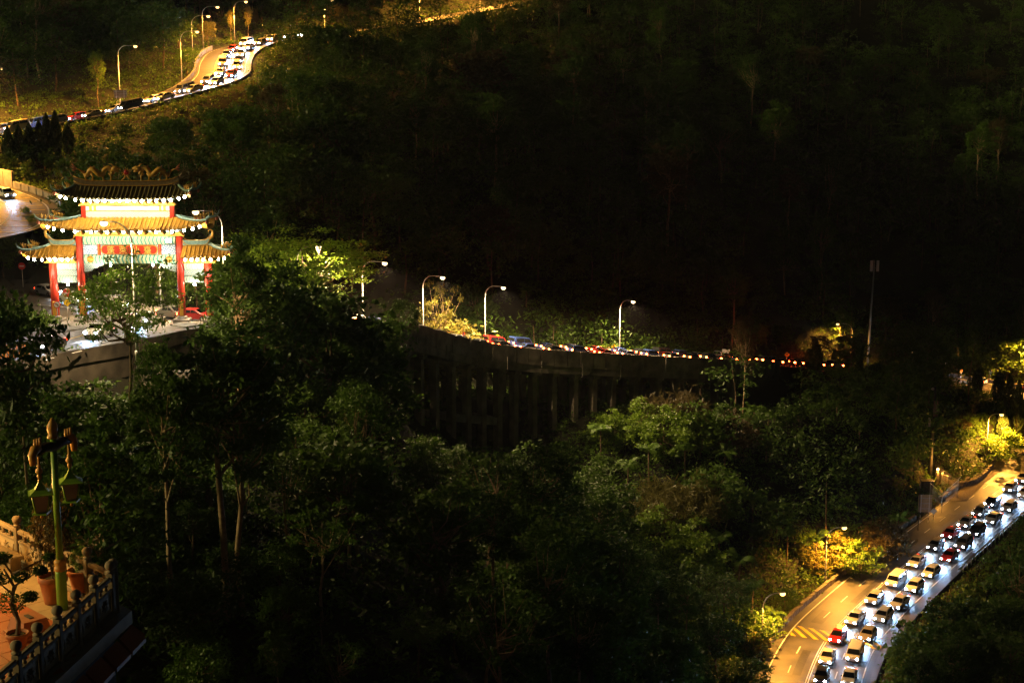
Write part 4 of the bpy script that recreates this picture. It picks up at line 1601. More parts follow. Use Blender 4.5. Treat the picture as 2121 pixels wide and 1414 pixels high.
def disc(px, py, Y, r, low, label, ring, face, kind):
    t, c = sign(px, py, Y, low, label)
    p = plate(ngon(24, r), ring, 'plate', t, c)
    if kind == 'noentry':
        plate(rect(r * 1.3, r * .36), M_SIGNW, 'bar', p, (0, 0, 0), -.045, -.031)
    else:
        plate(ngon(24, r * .78), face, 'face', p, (0, 0, 0), -.045, -.031)
        if kind == 'nostop':
            for a in (45, -45):
                MB().box((0, -.05, 0), (r * 1.7, .012, r * .18), (0, R(a), 0)).build('bar', M_SIGNR, p)
        else:
            mb = MB()
            mb.tube([(r * .3, -.052, -r * .5), (r * .3, -.052, 0), (r * .1, -.052, r * .2), (-r * .2, -.052, r * .2)], r * .1, 6)
            mb.prism([(-r * .15, r * -.05), (-r * .15, r * .45), (-r * .5, r * .2)], -.06, -.046)
            mb.build('symbol', M_BLACK, p)
            MB().box((0, -.058, 0), (r * 1.6, .012, r * .15), (0, R(45), 0)).build('bar', M_SIGNR, p)
    return t


jY = lambda px, py: PXf(px, py, zj).y
Yst = jY(139, 662)
t, c = sign(139, 607, Yst, 3.1, 'red octagonal BERHENTI stop sign between the left gate columns')
p = plate(ngon(8, .62, R(22.5)), M_SIGNW, 'plate', t, c)
plate(ngon(8, .56, R(22.5)), M_SIGNR, 'face', p, (0, 0, 0), -.045, -.031)
obj('lettering', text_mesh('BERHENTI', .30, M_SIGNW, .005), p, (0, -.055, 0), (R(90), 0, 0), (.66, 1.3, 1))
diamond(139, 627, Yst - .6, .5, 2.0, 'yellow diamond curve warning sign under the stop sign', 'curve')
disc(118, 631, jY(118, 668) - 1, .42, 2.1, 'round red no-turn sign in front of the left outer gate column', M_SIGNR, M_SIGNW, 'turn')
disc(45, 551, 196, .5, 2.6, 'round red no-entry sign with white bar at the left edge', M_SIGNR, M_SIGNW, 'noentry')
t, c = sign(237, 617, 184, 2.2, 'blue rectangular direction sign with white arrow behind the gate', name='direction_sign')
p = plate(rect(1.75, .85), M_SIGNW, 'plate', t, c)
plate(rect(1.66, .76), M_SIGNB, 'face', p, (0, 0, 0), -.045, -.031)
plate([(-.5, -.24), (.3, -.24), (.3, -.32), (.55, -.19), (.3, -.06), (.3, -.14), (-.5, -.14)], M_SIGNW, 'arrow', p, (0, 0, 0), -.056, -.046)
mb = MB()
for k, (x, w_) in enumerate(((-.5, .14), (-.33, .1), (-.19, .12), (.05, .13), (.22, .12), (.39, .15), (.55, .1))):
    mb.box((x, -.051, .13 + .02 * (k % 2)), (w_, .008, .14 + .04 * (k % 3)))
mb.build('lettering', M_SIGNW, p)
diamond(78, 427, 226, .75, 2.2, 'blue-grey diamond signboard back on the hairpin, upper of two', back=mat('blue_back', (.09, .17, .26), .5))
diamond(75, 470, 214, .75, 2.2, 'blue-grey diamond signboard back on the hairpin, lower of two', back=MATS['blue_back'])
diamond(1031, 699, 232, .62, 1.3, 'yellow diamond hump sign beside the third viaduct lamp')
diamond(1272, 718, 251, .5, 1.0, 'small yellow diamond sign left of the fourth viaduct lamp')
diamond(1630, 734, 302, .62, 1.6, 'yellow diamond hump sign on a striped post among bushes past the viaduct', striped=True)
disc(956, 691, 223.5, .5, 1.6, 'round red and blue no-stopping sign behind the viaduct parapet', M_SIGNR, M_SIGNB, 'nostop')
t, c = sign(873, 690, 208.5, 1.2, 'small white triangular give-way sign on the viaduct')
p = plate([(-.6, -.4), (.6, -.4), (0, .5)], M_SIGNR, 'plate', t, c)
plate([(-.46, -.33), (.46, -.33), (0, .36)], M_SIGNW, 'face', p, (0, 0, 0), -.045, -.031)
t, c = sign(1504, 727, 272, 2.0, 'pale rectangular board on two striped posts beside the viaduct end', striped=True, posts=(-.45, .45), name='signboard')
plate(rect(1.5, .75), M_SIGNW, 'plate', t, c)
t, c = sign(1962, 753, 322, 1.6, 'small white and blue board beside the distant road stretch', name='signboard')
p = plate(rect(1.0, .55), M_SIGNB, 'plate', t, c); plate(rect(.9, .45), M_SIGNW, 'face', p, (0, 0, 0), -.045, -.031)
t, c = sign(1991, 767, 318, 1.4, 'orange rectangular board beside the distant road stretch', striped=True, name='signboard')
plate(rect(.62, .85), M_SIGNO, 'plate', t, c)
t, c = sign(2052, 771, 312, 1.4, 'yellow and black chevron board right of the orange board', striped=True, name='chevron_sign')
p = plate(rect(.6, .85), M_SIGNY, 'plate', t, c)
plate([(-.25, -.4), (.0, -.4), (.25, 0), (.0, .4), (-.25, .4), (0, 0)], M_BLACK, 'chevron', p, (0, 0, 0), -.045, -.031)
# boards seen from behind
for (px, py, Y, low, w_, h_, lab, nm) in ((249, 195, 291.5, 1.7, 2.6, 1.6, 'back of a wide signboard on striped posts beside the upper road lamp', 'signboard'),
                                         (1916, 1042, None, 1.6, 2.3, 3.0, 'large signboard seen from behind on two striped posts by the lay-by', 'signboard'),
                                         (531, 100, 352, 2.4, 3.0, 2.0, 'dark back of a large signboard on the right side of the upper road bend', 'signboard')):
    if Y is None:
        Y = PZ(1916, 1078, 28.6).y
    t, c = sign(px, py, Y, low + h_ / 2, lab, striped=True, posts=(-w_ * .3, w_ * .3), name=nm)
    p = plate(rect(w_, h_), mat('lamplit_tan_board', (.50, .36, .19), .6, var=.2) if px == 1916 else M_SIGNBK, 'plate', t, c)  # brighter tan stands in for lamplight on the lay-by board
    for z in (-h_ * .3, 0, h_ * .3):
        MB().box((0, -.06, z), (w_ * .95, .06, .08)).build('rail', M_STEEL, p)
    for x in (-w_ * .3, w_ * .3):
        MB().box((x, -.11, 0), (.08, .05, h_)).build('upright', M_SIGNW, p)
diamond(1934, 1058, PZ(1934, 1078, 28.6).y - .3, .6, 1.2, 'small white diamond sign leaning beside the large signboard', back=M_SIGNW, striped=True)
diamond(1862, 1294, PZ(1862, 1310, 25).y, .55, 1.1, 'dark diamond sign on the valley edge of the lower road', back=M_DARKM)
disc(562, 92, 360, .75, 3.5, 'round sign above the road bend at the top, seen against the trees', M_SIGNR, M_SIGNBK, 'turn')

# chain-link fence and pump box by the lay-by
b = PZ(1955, 1020, 28.8)
t = thing('mesh_fence', 'thin dark mesh fence with posts between the signboard and the lay-by', 'fence', tuple(b))
FP = [PZ(px, py, 28.8) - b for px, py in ((1926, 1028), (1951, 1050), (1984, 1020), (1950, 1008))]
for p in FP:
    MB().tube([p + Vector((0, 0, -1)), p + Vector((0, 0, 2.6)), p + Vector((.4, 0, 3.0))], .05, 6).build('post', M_STEEL, t)
for i in range(3):
    a, c_ = FP[i], FP[i + 1]
    mb = MB(); n = 16
    for k in range(n):
        u0 = k / n; u1 = min(1, u0 + .28)
        for (z0, z1) in ((.1, 2.4), (2.4, .1)):
            mb.tube([a.lerp(c_, u0) + Vector((0, 0, z0)), a.lerp(c_, u1) + Vector((0, 0, z1))], .012, 3, False)
    q = mb.build('mesh_panel', M_STEEL, t); q['kind'] = 'stuff'
    mb = MB(); mb.tube([a + Vector((0, 0, 2.45)), c_ + Vector((0, 0, 2.45))], .03, 6); mb.build('top_rail', M_STEEL, t)
b = PZ(1928, 1020, 29)
t = thing('utility_cabinet', 'dark box-like utility cabinet behind the mesh fence', 'cabinet', tuple(b + Vector((0, 2.5, 0))))
MB().bbox((0, 0, .5), (2.0, 1.4, 2.0), .06).build('body', mat('brown_metal', (.09, .07, .05), .6), t)
for x in (-.62, .62):
    MB().bbox((x * .75, -.72, .5), (.85, .05, 1.7), .02).build('door', mat('brown_metal2', (.12, .09, .06), .6), t)
MB().box((0, 0, 1.57), (2.3, 1.7, .12)).build('roof', M_DARKM, t)
# plain dark roadside poles
for (px, py, top, z, lab) in ((1902, 1086, 985, 28, 'thin dark pole left of the large signboard'), (2009, 808, 745, None, 'thin dark pole in front of the distant road stretch')):
    b = PZ(px, py, z) if z else PY(px, py, 300)
    t = thing('utility_pole', lab, 'pole', tuple(b))
    H = PY(px, top, b.y).z - b.z
    MB().tube([(0, 0, -1), (0, 0, H)], [.09, .07], 8).build('shaft', M_DARKM, t)
    MB().lathe([(.11, 0), (.02, .12)], 8, (0, 0, H)).build('cap', M_DARKM, t)
# barrier at the left foreground road
b = PXf(24, 744, zj)
t = thing('road_barrier', 'orange slatted road barrier at the left edge of the foreground road', 'barrier', tuple(b), R(28))
mo = mat('barrier_orange', (.60, .25, .05), .6)
for k in range(13):
    MB().bbox((-1.5 + k * .25, 0, .75), (.13, .06, 1.2), .01).build('slat', mo, t)
for z in (.25, 1.3):
    MB().box((0, .05, z), (3.3, .06, .12)).build('rail', mo, t)
for x in (-1.55, 1.55):
    MB().box((x, 0, .65), (.14, .14, 1.5)).build('post', mo, t)
# ------------------------------------------------------------------ vehicles, standing where the traffic ran
M_GLASS = mat('dark_glass', (.015, .018, .02), .08, var=.05, spec=.8)
M_TYRE = mat('tyre', (.02, .02, .02), .8, var=.1)
M_RIM = mat('rim', (.35, .35, .36), .35, .8, var=.05)
M_HEAD = emis('headlight_lit', (.80, .90, 1.0), 160)
M_TAIL = emis('tail_light_lit', (1.0, .05, .008), 190, (.5, .02, .02))
M_RUN = emis('tail_light_running', (1.0, .05, .012), 9, (.5, .02, .02))
M_PLATE = mat('plate_black', (.02, .02, .02), .4)
PAINT = {n: mat('paint_' + n, c, .3, 0, .05, 2, coat=.5) for n, c in
         dict(white=(.75, .75, .74), silver=(.45, .46, .47), black=(.015, .015, .018), red=(.38, .02, .02), blue=(.03, .06, .22), grey=(.13, .135, .14), beige=(.42, .36, .27)).items()}
SIL = {
    'hatchback': [(-1.9, .3), (-1.98, .55), (-1.95, .85), (-1.85, 1.02), (-1.55, 1.42), (-1.1, 1.5), (.05, 1.48), (.35, 1.42), (1.05, 1.0), (1.7, .86), (1.92, .70), (1.97, .45), (1.85, .25), (-1.75, .25)],
    'saloon': [(-2.2, .3), (-2.28, .55), (-2.25, .85), (-2.1, .98), (-1.55, 1.04), (-1.0, 1.38), (-.4, 1.45), (.3, 1.42), (1.1, .98), (1.9, .84), (2.18, .68), (2.22, .45), (2.1, .25), (-2.05, .25)],
    'people carrier': [(-2.1, .35), (-2.18, .6), (-2.16, .95), (-2.08, 1.15), (-1.85, 1.66), (-1.3, 1.74), (.2, 1.72), (.55, 1.62), (1.25, 1.12), (1.85, .98), (2.1, .8), (2.14, .5), (2.0, .28), (-1.95, .28)],
}
SIL['van'] = [(-2.3, .35), (-2.36, .6), (-2.36, 1.2), (-2.3, 1.75), (-2.15, 1.9), (-1.2, 1.95), (.9, 1.93), (1.2, 1.84), (1.75, 1.2), (2.15, 1.0), (2.3, .8), (2.32, .5), (2.2, .3), (-2.15, .3)]
WIN = {   # side window outlines, windscreen and rear screen lines
    'hatchback': ([(-1.5, 1.05), (-1.35, 1.36), (-.25, 1.4), (-.25, 1.05)], [(-.18, 1.05), (-.18, 1.4), (.2, 1.36), (.75, 1.05)], ((1.0, 1.03), (.38, 1.41)), ((-1.83, 1.06), (-1.58, 1.39)), 1.25),
    'saloon': ([(-1.25, 1.03), (-.9, 1.32), (-.2, 1.36), (-.2, 1.03)], [(-.12, 1.03), (-.12, 1.36), (.2, 1.33), (.8, 1.03)], ((1.05, 1.01), (.34, 1.40)), ((-1.5, 1.07), (-1.04, 1.36)), 1.38),
    'people carrier': ([(-1.75, 1.2), (-1.62, 1.56), (-.3, 1.62), (-.3, 1.2)], [(-.22, 1.2), (-.22, 1.62), (.35, 1.55), (.95, 1.2)], ((1.2, 1.15), (.58, 1.6)), ((-2.05, 1.2), (-1.87, 1.6)), 1.35),
    'van': ([(-1.9, 1.25), (-1.85, 1.72), (-.2, 1.78), (-.2, 1.25)], [(-.1, 1.25), (-.1, 1.78), (1.0, 1.75), (1.45, 1.25)], ((1.72, 1.24), (1.24, 1.8)), ((-2.36, 1.25), (-2.31, 1.72)), 1.5),
}


def hw_at(z, k):
    b = {'people carrier': 1.15, 'van': 1.3}.get(k, 1.0)
    m = .86 if k != 'van' else .92
    return m if z < b else m - (z - b) * (.42 if k != 'van' else .18)


def car_meshes(k):
    S = SIL[k]
    out = {}
    V, F = [], []
    n = len(S)
    cx = sum(p[0] for p in S) / n; cz = sum(p[1] for p in S) / n
    for (f, sc_) in ((-1, .93), (-.94, .99), (-.8, 1.0), (0, 1.012), (.8, 1.0), (.94, .99), (1, .93)):
        for (x, z) in S:
            X, Z = cx + (x - cx) * sc_, cz + (z - cz) * (1 if abs(f) < .9 else sc_)
            V.append((X, f * hw_at(z, k), Z))
    for r in range(6):
        for i in range(n):
            j = (i + 1) % n
            F.append((r * n + i, r * n + j, r * n + n + j, r * n + n + i))
    F.append(tuple(reversed(range(n)))); F.append(tuple(range(6 * n, 7 * n)))
    body = MB().add(V, F)
    out['body'] = body
    w1, w2, ws, rs_, wb = WIN[k]
    def side(poly):
        mb = MB()
        for s in (-1, 1):
            V = [(x, s * (hw_at(z, k) * 1.0 + .006), z) for x, z in poly]
            mb.add(V, [tuple(range(len(V))) if s < 0 else tuple(reversed(range(len(V))))])
        return mb
    out['sw'] = [[], []]
    for s in (-1, 1):
        for wi in (w1, w2):
            V = [(x, s * (hw_at(z, k) + .008), z) for x, z in wi]
            out['sw'][0 if s < 0 else 1].append(MB().add(V, [tuple(reversed(range(4))) if s < 0 else tuple(range(4))]))
    def scr(a, b, dx):
        (x0, z0), (x1, z1) = a, b
        h0, h1 = hw_at(z0, k) * .88, hw_at(z1, k) * .86
        return MB().add([(x0 + dx, -h0, z0 + .02), (x0 + dx, h0, z0 + .02), (x1 + dx, h1, z1 + .02), (x1 + dx, -h1, z1 + .02)], [(0, 1, 2, 3), (3, 2, 1, 0)])
    out['ws'] = scr(*ws, .03); out['rs'] = scr(*rs_, -.03)
    return out


rc = random.Random(5)
SHARED = {}


def car(k, paint, pos, road_dir, label, head=True, tail=True, group='cars on the road', beam=0.0):
    t = thing('car', label, 'car', tuple(pos), 0, group)
    x = road_dir.normalized(); y = Vector((0, 0, 1)).cross(x).normalized(); z = x.cross(y)
    t.rotation_euler = Matrix((x, y, z)).transposed().to_euler()
    if k not in SHARED:
        m = car_meshes(k)
        L = max(p[0] for p in SIL[k]); B = min(p[0] for p in SIL[k])
        D = {}
        D['sw'] = [[w_.mesh('side_window', M_GLASS) for w_ in s] for s in m['sw']]
        D['ws'] = m['ws'].mesh('windscreen', M_GLASS); D['rs'] = m['rs'].mesh('rear_window', M_GLASS)
        wb = WIN[k][4]
        tyre = MB(); tyre.lathe([(.2, -.11), (.31, -.11), (.33, -.06), (.33, .06), (.31, .11), (.2, .11)], 18)
        tyre.v = [(a, c, b) for a, b, c in tyre.v]
        rim = MB(); rim.lathe([(.2, -.1), (.2, .1), (.12, .115), (.03, .12)], 10)
        rim.v = [(a, c, b) for a, b, c in rim.v]
        D['tyre'] = tyre.mesh('wheel', M_TYRE); D['rim'] = rim.mesh('rim', M_RIM)
        D['wheels'] = [(a * wb, b * .78) for a in (-1, 1) for b in (-1, 1)]
        hl = MB(); hl.lathe([(.03, -.03), (.14, -.01), (.15, .03), (.1, .07), (.02, .09)], 10)
        hl.v = [(c, a * 1.25, b * .75) for a, b, c in hl.v]
        D['hl'] = hl.mesh('headlight', M_HEAD)
        hl2 = bpy.data.meshes.new_from_object(bpy.data.objects.new('tmp', D['hl'])) if False else None
        off = MB(); off.v, off.f, off.sm = list(hl.v), list(hl.f), list(hl.sm)
        D['hl_off'] = off.mesh('headlight', M_SIGNW)
        tl = MB(); tl.bbox((0, 0, 0), (.1, .36, .24), .03)
        D['tl'] = tl.mesh('tail_light', M_TAIL); D['tl_run'] = tl.mesh('tail_light', M_RUN)
        D['hpos'] = [(L - .06, s * .62, .66 if k not in ('people carrier', 'van') else .78) for s in (-1, 1)]
        D['tpos'] = [(B + .04, s * .64, .86 if k not in ('people carrier', 'van') else .98) for s in (-1, 1)]
        bp = MB(); bp.bbox((0, 0, 0), (.14, 1.5, .2), .05); D['bumper'] = bp.mesh('bumper', PAINT['black'])
        D['bpos'] = [(L - .02, 0, .4), (B + .02, 0, .42)]
        pl = MB(); pl.box((0, 0, 0), (.02, .42, .12)); D['plate'] = pl.mesh('number_plate', M_PLATE)
        mi = MB(); mi.bbox((0, 0, 0), (.12, .2, .13), .03); D['mirror'] = mi.mesh('mirror', PAINT['black'])
        D['body'] = m['body']
        SHARED[k] = D
    D = SHARED[k]
    key = 'b_' + paint
    if key not in D:
        me = D['body'].mesh('body', PAINT[paint]); D[key] = me
    obj('body', D[key], t)
    f_ = rc.uniform(.94, 1.06); t.scale = (f_, rc.uniform(.97, 1.03), rc.uniform(.95, 1.06))
    for s in (0, 1):
        for w_ in D['sw'][s]: obj('side_window', w_, t)
        obj('headlight', D['hl'] if head else D['hl_off'], t, D['hpos'][s])
        obj('tail_light', D['tl_run'] if beam else D['tl'], t, D['tpos'][s])
        obj('mirror', D['mirror'], t, (.72, (-1) ** s * .93, 1.02))
    obj('windscreen', D['ws'], t); obj('rear_window', D['rs'], t)
    for b in D['bpos']: obj('bumper', D['bumper'], t, b)
    obj('number_plate', D['plate'], t, (D['bpos'][1][0] - .08, 0, .62))
    for (a, b) in D['wheels']:
        w_ = obj('wheel', D['tyre'], t, (a, b, .33), (0, 0, 0 if b > 0 else math.pi))
        obj('rim', D['rim'], w_)
    if beam:
        p = Vector((D['hpos'][0][0] + .16, 0, .66))
        spot('headlight_beam', t, p, (1, 0, -.10), beam, (.34, .60, 1.0), 75, .8, .4)
    return t


KIND = ['hatchback', 'saloon', 'people carrier', 'saloon', 'hatchback', 'van']
COLN = ['white', 'silver', 'black', 'grey', 'red', 'white', 'blue', 'silver', 'beige', 'grey']
rc = random.Random(5)


def queue(road, lanes, d0, d1, gap, rev, where, beam, group, head=True, jitter=2.0, cols=None):
    """cars standing one behind another in the given lanes; each label names lane and place in the row"""
    for (off, lane) in lanes:
        d = d0 + rc.uniform(0, gap * .6); n = 0
        while d < d1:
            k, c = rc.choice(KIND), rc.choice(cols or COLN)
            dv = road.dirv(d) * (-1 if rev else 1)
            car(k, c, road.at(d, off + rc.uniform(-.2, .2), .012), dv, '%s %s, %s from the %s %s %s' % (c, k, ORD[n], where[0], lane, where[1]), head, True, group, beam)
            d += gap + rc.uniform(-.3, 1) * jitter; n += 1


queue(MAIN, [(.6, 'in the inner lane'), (3.9, 'in the outer lane')], MAIN_LOW0 - 6, MAIN_LOW1 + 6, 6.6, False, ('far end', 'of the lower road'), 2500, 'cars on the lower road', True, 3.0)
queue(MAIN, [(-3.0, 'in the near lane')], MAIN_V0 + 18, MAIN_RIGHT - 44, 5.6, False, ('left', 'of the viaduct'), 0, 'cars on the viaduct', False, .6, ['black', 'grey', 'red', 'blue', 'black', 'grey'])
queue(MAIN, [(2.2, 'in the far lane')], MAIN_V0 + 14, MAIN_RIGHT - 40, 5.8, False, ('left', 'of the viaduct'), 0, 'cars on the viaduct', False, .6, ['black', 'grey', 'red', 'blue', 'silver', 'grey'])
queue(MAIN, [(2.4, 'in the far lane')], MAIN_RIGHT - 20, MAIN_RIGHT + 14, 12, True, ('left', 'of the distant right stretch'), 1500, 'cars on the distant stretch')
queue(UPPER, [(-3.3, 'in the near lane')], 24, 150, 7.6, True, ('left', 'of the upper road'), 5200, 'cars on the upper road', True, 1.5)
queue(UPPER, [(-.1, 'in the middle lane')], 26, 176, 8.2, True, ('left', 'of the upper road'), 5200, 'cars on the upper road', True, 1.5)


def jcar(px, py, ax, ay, k, c, label, beam, head=True):
    a, b = PXf(px, py, zj), PXf(ax, ay, zj)
    v = b - a
    p = a + Vector((0, 0, .05))
    car(k, c, p, v, label, head, True, 'cars at the gate junction', beam)


jcar(150, 628, 175, 632, 'saloon', 'white', 'white saloon behind the left gate columns, heading right with headlights on', 2600)
jcar(100, 612, 125, 617, 'hatchback', 'silver', 'silver hatchback leftmost behind the gate, heading right', 2600)
jcar(235, 642, 262, 646, 'people carrier', 'grey', 'grey people carrier passing behind the middle of the gate', 2600)
jcar(300, 672, 285, 678, 'saloon', 'silver', 'silver saloon turning at the mouth of the junction by the kerb', 2600)
jcar(205, 700, 180, 706, 'hatchback', 'white', 'white hatchback heading left in front of the gate', 2600)
jcar(100, 727, 75, 733, 'saloon', 'black', 'black saloon leaving along the foreground road at the left', 2600)
jcar(405, 664, 440, 665, 'hatchback', 'red', 'red hatchback with lit tail lights right of the gate', 0)
jcar(360, 660, 395, 663, 'saloon', 'grey', 'grey saloon with lit tail lights between the right gate columns', 0)
car('saloon', 'white', RAMP.at(RAMP.nearest_px(-8, 0, 20, 60), 1.5, .012), RAMP.dirv(RAMP.nearest_px(-8, 0, 20, 60)) * 1, 'white saloon with dazzling headlights on the hairpin at the left edge', True, True, 'cars at the gate junction', 3500)
# ------------------------------------------------------------------ temple terrace at the lower left
F0 = 87.5
M_BAL = mat('balustrade_stone', (.26, .20, .12), .8, var=.25, scale=3, bump=.3)
M_TERR = mat('terracotta_tile', (.48, .115, .022), .55, var=.2, scale=2)
M_CREAM = mat('cream_stone', (.42, .33, .19), .7, var=.2, scale=2)
M_POT = mat('terracotta_pot', (.46, .15, .05), .65, var=.15, scale=4)
M_LGREEN = mat('lamp_green_paint', (.20, .38, .035), .4, var=.12, scale=3)
M_LGOLD = mat('lamp_gold_paint', (.62, .30, .05), .45, var=.15)
M_FROST = mat('frosted_glass', (.42, .33, .26), .25, var=.1)
HP = 1.32
bk = [PZ(px, py, F0 + HP) for px, py in ((233, 1158), (181, 1133), (129, 1110), (81, 1089), (36, 1069), (-8, 1049), (-52, 1030))]
sd = [PZ(px, py, F0 + HP) for px, py in ((233, 1158), (201, 1186), (163, 1216), (125, 1248), (83, 1281), (40, 1318), (-8, 1360), (-56, 1402))]
for L in (bk, sd):
    for p in L: p.z = F0
    # straighten the row
    a, b = L[0], L[-1]; n = len(L) - 1
    for i in range(1, n): L[i] = a.lerp(b, i / n)
CORN = bk[0]
dB = (bk[-1] - bk[0]).normalized(); dS = (sd[-1] - sd[0]).normalized()
outB = Vector((-dB.y, dB.x, 0)); outB = outB if outB.dot(dS) < 0 else -outB
outS = Vector((-dS.y, dS.x, 0)); outS = outS if outS.dot(dB) < 0 else -outS
# floor slab and building
A = CORN + outB * .22 + outS * .22
B_ = bk[-1] + dB * 6 + outB * .22
C_ = B_ + dS * 14
D_ = sd[-1] + dS * 4 + outS * .22
quad = [A, B_, C_, D_]
def slab(pts, z0, z1, name, m, parent=None, origin=None):
    o_ = origin or Vector((0, 0, 0))
    n = len(pts)
    V = [(p.x - o_.x, p.y - o_.y, z0 - o_.z) for p in pts] + [(p.x - o_.x, p.y - o_.y, z1 - o_.z) for p in pts]
    F = [tuple(range(n)), tuple(range(n, 2 * n))] + [(i, (i + 1) % n, n + (i + 1) % n, n + i) for i in range(n)]
    q = MB().add(V, F).build(name, m, parent)
    import bmesh
    b = bmesh.new(); b.from_mesh(q.data); bmesh.ops.recalc_face_normals(b, faces=b.faces); b.to_mesh(q.data); b.free()
    return q


bl = thing('terrace_building', 'dark building block carrying the temple terrace at the lower left', 'building', (A.x, A.y, F0 - 12))
BO = bl.location.copy()
inset = lambda k: [A - (outB + outS) * k, B_ - outB * k, C_, D_ - outS * k]
slab(quad, F0 - .35, F0 - .02, 'terrace_slab', M_CREAM, bl, BO)
slab(inset(.25), F0 - 16, F0 - .36, 'wall', mat('dark_render', (.05, .047, .042), .9, var=.2), bl, BO)
# stepped eave of glazed tiles round the edge
for side, d0, L, ou in (('s', dS, 9, outS), ('b', dB, 9, outB)):
    n = 9
    for i in range(n):
        p = A + d0 * (i * L / n)
        q = A + d0 * ((i + 1) * L / n - .12)
        mb = MB()
        V = [p + Vector((0, 0, F0 - .4 - p.z)), q + Vector((0, 0, F0 - .4 - q.z)), q + ou * .32 + Vector((0, 0, F0 - .72 - q.z)), p + ou * .32 + Vector((0, 0, F0 - .72 - p.z))]
        W = [v + Vector((0, 0, -.1)) for v in V]
        mb.add([v - BO for v in V + W], [(0, 1, 2, 3), (7, 6, 5, 4), (0, 4, 5, 1), (1, 5, 6, 2), (2, 6, 7, 3), (3, 7, 4, 0)])
        mb.build('eave_tile', M_TERR, bl)
# floor: cream border along the rear rail, terracotta tiles elsewhere
fl = thing('terrace_floor', 'terracotta tiled terrace floor with a cream border', 'floor', tuple(CORN))
del fl['category']
fl['kind'] = 'structure'
tl_ = .62
tile_me = MB().bbox((tl_ / 2, tl_ / 2, 0), (tl_ - .012, tl_ - .012, .03), .006).mesh('tile', M_TERR)
tile_c = MB().bbox((tl_ / 2, tl_ / 2, 0), (tl_ - .012, tl_ - .012, .03), .006).mesh('tile', M_CREAM)
ang = math.atan2(dB.y, dB.x)
nS = Vector((-dB.y, dB.x, 0)); nS = nS if nS.dot(dS) > 0 else -nS
for i in range(-4, 12):
    for j in range(0, 14):
        p = dB * (i * tl_) + nS * (j * tl_ + .15)
        c = CORN + p + (dB + nS) * tl_ / 2
        # inside the two rails?
        rel = c - CORN
        if rel.dot(outS) > -.12 or rel.dot(outB) > -.05: continue
        pp = proj(c.x, c.y, c.z)
        if pp[0] < -160 or pp[1] > 1600: continue
        o = obj('tile', tile_c if j < 2 else tile_me, fl, p + Vector((0, 0, random.uniform(0, .004))))
        o.rotation_euler = (0, 0, ang) if nS.cross(dB).z < 0 else (math.pi, 0, ang)

FIN = [(.05, 1.05), (.105, 1.055), (.105, 1.09), (.07, 1.1), (.06, 1.12), (.10, 1.15), (.125, 1.2), (.12, 1.27), (.085, 1.32), (.02, 1.345)]


def balustrade(row, d0, label, dark=False):
    t = thing('balustrade', label, 'balustrade', tuple(row[0]))
    a = math.atan2(d0.y, d0.x)
    t.rotation_euler = (0, 0, a)
    n = len(row)
    sp = (row[1] - row[0]).length
    post = MB().bbox((0, 0, .5), (.17, .17, 1.08), .015).mesh('post', M_BAL)
    fin = MB().lathe(FIN, 12).mesh('finial', M_BAL)
    rail = MB().bbox((sp / 2, 0, .93), (sp - .19, .13, .11), .03).mesh('top_rail', M_BAL)
    mid = MB().bbox((sp / 2, 0, .66), (sp - .19, .12, .07), .015).mesh('mid_rail', M_BAL)
    foot = MB().bbox((sp / 2, 0, .05), (sp - .19, .2, .12), .015).mesh('foot_rail', M_BAL)
    pan = MB().bbox((sp / 2, 0, .37), (sp - .2, .07, .5), .01).mesh('carved_panel', M_CREAM)
    bal = MB().lathe([(.03, .70), (.06, .73), (.035, .77), (.07, .82), (.05, .87)], 8).mesh('baluster', M_BAL)
    rel = MB()
    for s in (-1, 1):
        y = s * .04
        for k in range(7):
            th = 2 * math.pi * k / 7
            rel.tube([(sp / 2, y, .38), (sp / 2 + .1 * math.cos(th), y, .38 + .1 * math.sin(th)), (sp / 2 + .19 * math.cos(th + .5), y, .38 + .15 * math.sin(th + .5))], [.02, .028, .008], 5)
        for x in (-.3, .3):
            rel.tube([(sp / 2 + x * 1.1 * sp, y, .2), (sp / 2 + x * sp, y, .35), (sp / 2 + x * 1.15 * sp, y, .52)], [.01, .02, .01], 5)
    rel = rel.mesh('relief', M_BAL)
    for i in range(n):
        p = obj('post', post, t, (i * sp, 0, 0)); obj('finial', fin, p)
        if i < n - 1:
            x = i * sp
            obj('top_rail', rail, t, (x, 0, 0)); obj('mid_rail', mid, t, (x, 0, 0)); obj('foot_rail', foot, t, (x, 0, 0))
            q = obj('carved_panel', pan, t, (x, 0, 0)); obj('relief', rel, q)
            for f in (.33, .67):
                obj('baluster', bal, t, (x + sp * f, 0, 0))
    return t


balustrade(bk, dB, 'carved stone balustrade with round finials along the rear of the terrace')
s2 = [p for p in sd]
b2 = balustrade(s2, dS, 'dark carved stone balustrade on the valley side of the terrace')
b2.location = tuple(CORN + dS * .18)


